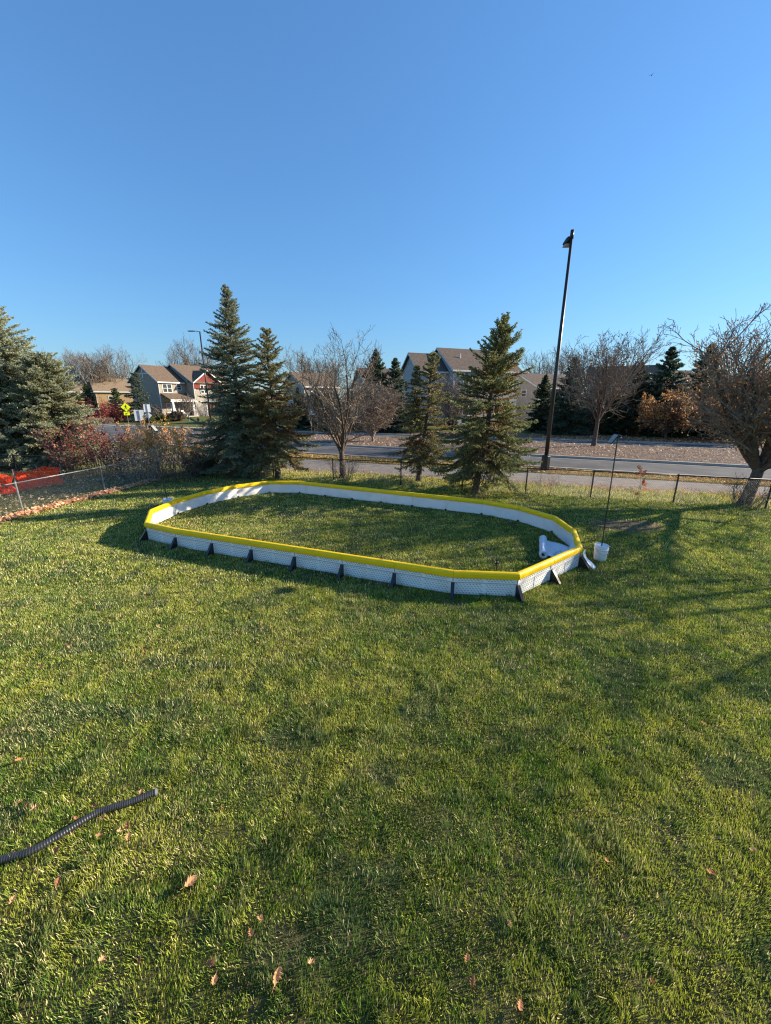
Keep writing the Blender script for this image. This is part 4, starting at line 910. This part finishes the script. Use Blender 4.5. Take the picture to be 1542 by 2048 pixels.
# ------------------------------------------------------------------ houses
def window(par, x, z, w, h, y=0, cols=1, face='front', fm='white2'):
    """frame and pane set on a wall plane: front faces -y, left faces -x"""
    T = (lambda a, b, c: Vector((a, y + b, c))) if face == 'front' else (lambda a, b, c: Vector((y + b, -a, c)))
    def bx(mb, a0, a1, b0, b1, c0, c1):
        vs = [T(*p) for p in ((a0,b0,c0),(a1,b0,c0),(a1,b1,c0),(a0,b1,c0),(a0,b0,c1),(a1,b0,c1),(a1,b1,c1),(a0,b1,c1))]
        mb.add(vs, [(0,3,2,1),(4,5,6,7),(0,1,5,4),(1,2,6,5),(2,3,7,6),(3,0,4,7)])
    f = MB(); t = .1
    bx(f, x - w/2 - t, x + w/2 + t, -.06, -.003, z + h/2, z + h/2 + t); bx(f, x - w/2 - t, x + w/2 + t, -.07, -.003, z - h/2 - t, z - h/2)
    bx(f, x - w/2 - t, x - w/2, -.055, -.003, z - h/2, z + h/2); bx(f, x + w/2, x + w/2 + t, -.055, -.003, z - h/2, z + h/2)
    for k in range(1, cols): q = x - w/2 + w * k / cols; bx(f, q - .06, q + .06, -.05, -.003, z - h/2, z + h/2)
    for k in range(cols): q0 = x - w/2 + w * k / cols + (.06 if k else 0); q1 = x - w/2 + w * (k + 1) / cols - (.06 if k < cols - 1 else 0); bx(f, q0, q1, -.04, -.003, z - .03, z + .03)
    fo = f.build('window', M[fm], par); g = MB(); bx(g, x - w/2, x + w/2, -.02, -.0035, z - h/2, z + h/2); g.build('pane', M['glass'], fo)
def gable_block(mb, x0, x1, y0, y1, z0, e, rz):
    ym = (y0 + y1) / 2
    mb.add([(x0,y0,z0),(x1,y0,z0),(x1,y1,z0),(x0,y1,z0),(x0,y0,e),(x1,y0,e),(x1,y1,e),(x0,y1,e),(x0,ym,rz),(x1,ym,rz)], [(0,1,5,4),(2,3,7,6),(3,0,4,8,7),(1,2,6,9,5),(0,3,2,1)])
def gable_roof(mb, x0, x1, y0, y1, e, rz, ov=.4, th=.16):
    ym = (y0 + y1) / 2; sl_ = (rz - e) / (ym - y0); dz = ov * sl_
    for s, yy in ((0, y0 - ov), (1, y1 + ov)):
        a = [(x0 - ov, yy, e - dz + .02), (x1 + ov, yy, e - dz + .02), (x1 + ov, ym, rz + .02), (x0 - ov, ym, rz + .02)]
        b = [(p[0], p[1], p[2] + th) for p in a]
        f = [(0,3,2,1), (4,5,6,7), (0,1,5,4), (1,2,6,5), (3,0,4,7)]
        mb.add(a + b, f if s == 0 else [q[::-1] for q in f])
def rake_trim(mb, x, y0, y1, e, rz, ov=.4, th=.2):
    ym = (y0 + y1) / 2; sl_ = (rz - e) / (ym - y0); dz = ov * sl_
    for yy in (y0 - ov - .02, y1 + ov + .02):
        a = [(x - ov - .03, yy, e - dz - .05), (x - ov - .03, ym, rz - .05), (x - ov - .03, ym, rz - .05 + th), (x - ov - .03, yy, e - dz - .05 + th)]
        mb.add(a + [(p[0] + .028, p[1], p[2]) for p in a], [(0,1,2,3), (7,6,5,4), (0,3,7,4), (0,4,5,1), (1,5,6,2), (3,2,6,7)])
def eave_trim(mb, x0, x1, y0, e, rz, y1, ov=.4):
    ym = (y0 + y1) / 2; dz = ov * (rz - e) / (ym - y0); mb.box(x0 - ov, x1 + ov, y0 - ov - .05, y0 - ov - .003, e - dz - .03, e - dz + .17)

# porch house
def porch_house():
    x, y = -41.2, 72; t = thing('two_storey_house', 'taupe two storey house with porch, red gable and brown roof at far left', 'house', (x, y, gz(x, y)), R(64))
    e, rz = 6.45, 9.2
    w = MB(); gable_block(w, .9, 6.4, 0, 8, 0, e, rz); gable_block(w, 6.402, 15, -2.2, 8.6, 0, e, rz + .5)
    wall = w.build('wall', M['taupe'], t)
    # front gable bay of the wing with red shakes
    g = MB(); g.prism([(6.4, 5.1), (12.6, 5.1), (12.6, e), (9.5, 8.55), (6.4, e)], .05, (0, -2.255, 0), (1, 0, 0), (0, 0, 1), (0, 1, 0)); g.build('red_gable', M['red'], t)
    r_ = MB(); gable_roof(r_, .9, 6.0, 0, 8, e, rz); gable_roof(r_, 6.4, 15, -2.2, 8.6, e, rz + .5)
    for sgn, xe in ((-1, 6.0), (1, 13.0)):
        a = [(xe, -2.7, 6.25), (9.5, -2.7, 8.62), (9.5, 2.0, 8.62), (xe, -1.2, 6.32)]
        b_ = [(p[0], p[1], p[2] + .15) for p in a]; f = [(0,1,2,3), (7,6,5,4), (0,4,5,1), (0,3,7,4)]
        r_.add(a + b_, f)
    rf = r_.build('roof', M['shingle'], t)
    tr = MB(); rake_trim(tr, .9, 0, 8, e, rz); rake_trim(tr, 6.4, -2.2, 8.6, e, rz + .5); eave_trim(tr, .9, 5.6, 0, e, rz, 8)
    for xe in (6.0, 13.0):
        a = [(xe, -2.76, 6.12), (9.5, -2.76, 8.52), (9.5, -2.76, 8.74), (xe, -2.76, 6.36)]; tr.add(a + [(p[0], p[1] + .05, p[2]) for p in a], [(0,1,2,3), (7,6,5,4), (0,4,5,1), (3,2,6,7)])
    tr.box(6.4, 12.6, -2.29, -2.258, 4.95, 5.098); tr.box(6.4, 15, -2.27, -2.204, 2.75, 2.95); tr.box(.84, .897, -.06, .1, .3, e); tr.box(6.34, 6.398, -2.27, -2.15, .3, e)
    tr.box(.85, .897, 2.3, 5.7, 7.75, 7.92); tr.box(.85, .897, 3.9, 4.1, 7.0, 8.9)
    tr.build('white_trim', M['white2'], t)
    window(t, 2.5, 5.25, 1.7, 1.35, 0, 2); window(t, 4.9, 5.45, .85, .8, 0); window(t, 2.7, 1.75, 1.6, 1.5, 0, 2); window(t, 8.6, 5.2, 1.5, 1.4, -2.26, 2); window(t, 11.2, 5.2, 1.2, 1.4, -2.26, 1)
    # porch
    pr = MB(); a = [(1., -2.5, 3.15), (6.35, -2.5, 3.15), (6.35, -.003, 4.25), (1., -.003, 4.25)]; pr.add(a + [(p[0], p[1], p[2] + .14) for p in a], [(0,3,2,1), (4,5,6,7), (0,1,5,4), (3,0,4,7), (1,2,6,5)]); pr.build('porch_roof', M['shingle'], t)
    pf = MB(); pf.box(1.1, 6.3, -2.45, -2.25, 2.85, 3.12); pf.box(1.05, 6.35, -2.56, -2.52, 3.05, 3.27); pf.build('porch_beam', M['white2'], t)
    for xx in (1.5, 5.7):
        cb = MB(); cb.add([(xx - .22, -2.52, 1.3), (xx + .22, -2.52, 1.3), (xx + .22, -2.08, 1.3), (xx - .22, -2.08, 1.3), (xx - .13, -2.43, 2.85), (xx + .13, -2.43, 2.85), (xx + .13, -2.17, 2.85), (xx - .13, -2.17, 2.85)], [(0,3,2,1),(4,5,6,7),(0,1,5,4),(1,2,6,5),(2,3,7,6),(3,0,4,7)]); cb.box(xx - .3, xx + .3, -2.6, -2.0, 1.2, 1.298)
        c_ = cb.build('porch_column', M['white2'], t); s_ = MB(); s_.box(xx - .28, xx + .28, -2.58, -2.02, .3, 1.198); s_.build('stone_pier', M['stone'], c_)
    sb = MB(); sb.box(.95, 6.38, -2.7, -.01, -.3, .298); sb.build('porch_floor', M['concrete'], t)
    st = MB(); st.box(6.38, 15.02, -2.235, -2.203, .0, 1.15); st.box(.91, 6.39, -.03, -.003, .3, 2.84); st.build('stone_base', M['stone'], t)
    gd = MB(); gd.box(8.9, 14.2, -2.26, -2.236, .02, 2.35)
    for k in range(4):
        for q in range(6): gd.box(8.98 + q * .875, 8.98 + q * .875 + .76, -2.275, -2.2605, .1 + k * .57, .1 + k * .57 + .46)
    gd.build('garage_door', M['garage'], t)
    gt = MB(); gt.box(8.72, 8.898, -2.29, -2.236, 0, 2.55); gt.box(14.202, 14.38, -2.29, -2.236, 0, 2.55); gt.box(8.9, 14.2, -2.29, -2.236, 2.352, 2.55); gt.build('garage_trim', M['white2'], t)
    return t
h = porch_house()
def chair(x, y, rz):
    t = thing('porch_chair', 'white slatted chair on the porch of the taupe house', 'chair', (x, y, gz(-41.2, 72) + .3), rz, 'white chairs on the porch')
    mb = MB(); mb.box(-.3, .3, -.3, .25, .34, .4); mb.build('seat', M['white'], t)
    mb = MB(); mb.add([(-.28, .22, .4), (.28, .22, .4), (.28, .27, .4), (-.28, .27, .4), (-.26, .42, 1.0), (.26, .42, 1.0), (.26, .46, 1.0), (-.26, .46, 1.0)], [(0,3,2,1),(4,5,6,7),(0,1,5,4),(1,2,6,5),(2,3,7,6),(3,0,4,7)]); mb.build('backrest', M['white'], t)
    for sx in (-1, 1):
        mb = MB(); mb.box(sx * .33 - .05, sx * .33 + .05, -.34, .3, .58, .62); mb.build('armrest', M['white'], t)
        for yy in (-.28, .22): mb = MB(); mb.box(sx * .31 - .03, sx * .31 + .03, yy - .03, yy + .03, 0, .58); mb.build('leg', M['white'], t)
ca, sa = cos(R(64)), sin(R(64))
for lx in (2.7, 4.2): chair(-41.2 + lx * ca + 1.5 * sa, 72 + lx * sa - 1.5 * ca, R(64))

def simple_house(label, u, y, rot, Wd, Dp, vt, ve, wall, roof, wing=None, wins=(), z0=None, name='house', lwins=()):
    x = side(u, y, .6); z = gz(x, y) if z0 is None else z0; e = top_at(ve, y) - z; rz = top_at(vt, y + Dp / 2 * cos(rot)) - z
    t = thing(name, label, 'house', (x, y, z), rot); w = MB(); gable_block(w, 0, Wd, 0, Dp, 0, e, rz)
    r_ = MB(); gable_roof(r_, 0, Wd, 0, Dp, e, rz); tr = MB(); rake_trim(tr, 0, 0, Dp, e, rz); eave_trim(tr, 0, Wd, 0, e, rz, Dp)
    if wing:
        x0, y0, y1, dr = wing; gable_block(w, x0, -.003, y0, y1, 0, e - .1, e - .1 + dr); gable_roof(r_, x0, -.45, y0, y1, e - .1, e - .1 + dr); rake_trim(tr, x0, y0, y1, e - .1, e - .1 + dr); eave_trim(tr, x0, -.5, y0, e - .1, e - .1 + dr, y1)
    tr.box(-.05, -.003, -.05, .1, 0, e - .2)
    w.build('wall', M[wall], t); rf = r_.build('roof', M[roof], t); tr.build('white_trim', M['white2'], t)
    for (wx, wz, ww, wh, c) in wins: window(t, wx, wz, ww, wh, 0, c)
    for (wy, wz, ww, wh, px_) in lwins: window(t, -wy, wz, ww, wh, px_, 1, 'left')
    return t, rf, rz, e
t, rf, rz, e = simple_house('big grey two storey house with grey brown roof in the middle behind the spruces', 903, 52, R(22), 10.3, 8, 698, 738, 'greysiding', 'shingle2', (-4.2, 1.5, 6.5, 2.1), [(2.3, 5.1, 1.6, 1.4, 2), (5.2, 5.1, 1.2, 1.3, 1), (8.6, 5.3, 1.5, 1.5, 2), (2.5, 2, 1.8, 1.5, 2), (7.5, 2, 1.8, 1.5, 2)], lwins=[(5.2, 5.0, .9, 1.3, -4.2)])
mb = MB(); mb.tube([(2.1, 2.0, e + 1.0), (2.1, 2.0, e + 2.1)], .07, 8); mb.build('vent_pipe', M['white2'], rf)
simple_house('beige house with a small gable right of the big grey house', 1072, 60, R(25), 9, 9, 748, 775, 'pinksiding', 'shingle2', None, [(2, 4.2, 1.3, 1.2, 1), (6, 4.2, 1.5, 1.2, 2)], lwins=[(6.2, 4.1, .9, .9, 0), (3.0, 4.0, .9, .9, 0)])
simple_house('brown roofed house behind the bare median tree', 1170, 62, R(-24), 9.5, 8, 736, 768, 'taupe', 'shingle2', None, [(3, 4.2, 1.4, 1.2, 2), (7, 4.2, 1.4, 1.2, 2)])
simple_house('dark roofed house half hidden behind the open topped spruce', 1322, 60, R(10), 7, 8, 742, 765, 'greysiding', 'shingle2', None, [(2, 3.6, 1.4, 1.2, 2)])
simple_house('house with a brown roof behind the brown oaks on the right', 1420, 58, R(-8), 9, 8, 752, 775, 'pinksiding', 'shingle2', None, [(3, 3.6, 1.4, 1.2, 2)])
simple_house('cream house with a pale gable edge left of the bare fence tree', 612, 64, R(38), 6, 8, 746, 772, 'pinksiding', 'shingle', None, [(1.6, 3.6, 1.3, 1.3, 2), (4.3, 3.6, 1.3, 1.3, 2)], lwins=[(5, 3.6, 1, 1.2, 0)])
simple_house('beige house with a brown roof behind the spire topped spruce', 735, 60, R(18), 7, 8.5, 738, 768, 'pinksiding', 'shingle2', None, [(2, 4, 1.3, 1.3, 2), (5, 4, 1.3, 1.3, 2)], lwins=[(4, 4, 1, 1.2, 0)])
simple_house('long low house with tan roof and walls behind bare trees at far left', 200, 88, R(40), 12.5, 9, 757, 782, 'tansiding', 'shingle3', (-7, 1, 8, 1.9), [(3, 3.2, 1.6, 1.2, 2), (8, 3.2, 1.6, 1.2, 2)])

# ------------------------------------------------------------------ bird
bp_ = Vector((0, 0, EYE)); u, v = 1303, 151
yc = (v - 1024) / 770; dv = Vector(((u - 771) / 770, cos(PITCH) - yc * sin(PITCH), -(yc * cos(PITCH) + sin(PITCH))))
t = thing('bird', 'tiny dark bird flying high in the clear sky', 'bird', bp_ + dv * 55, R(40)); s = .32
mb = MB(); mb.tube([(-.5 * s, 0, 0), (-.25 * s, 0, .02), (.05 * s, 0, .03), (.35 * s, 0, .03), (.5 * s, 0, .02), (.58 * s, 0, .01)], [.01, .04, .055, .045, .035, .004], 8)
for sg in (-1, 1): mb.add([(.2 * s, sg * .03, .04), (-.1 * s, sg * .03, .04), (-.15 * s, sg * .6 * s, .16), (.1 * s, sg * .55 * s, .17), (-.25 * s, sg * 1.15 * s, .08), (-.1 * s, sg * 1.1 * s, .1)], [(0, 1, 2, 3), (3, 2, 4, 5)])
mb.build('body', M['darktwig'], t, smooth=True)
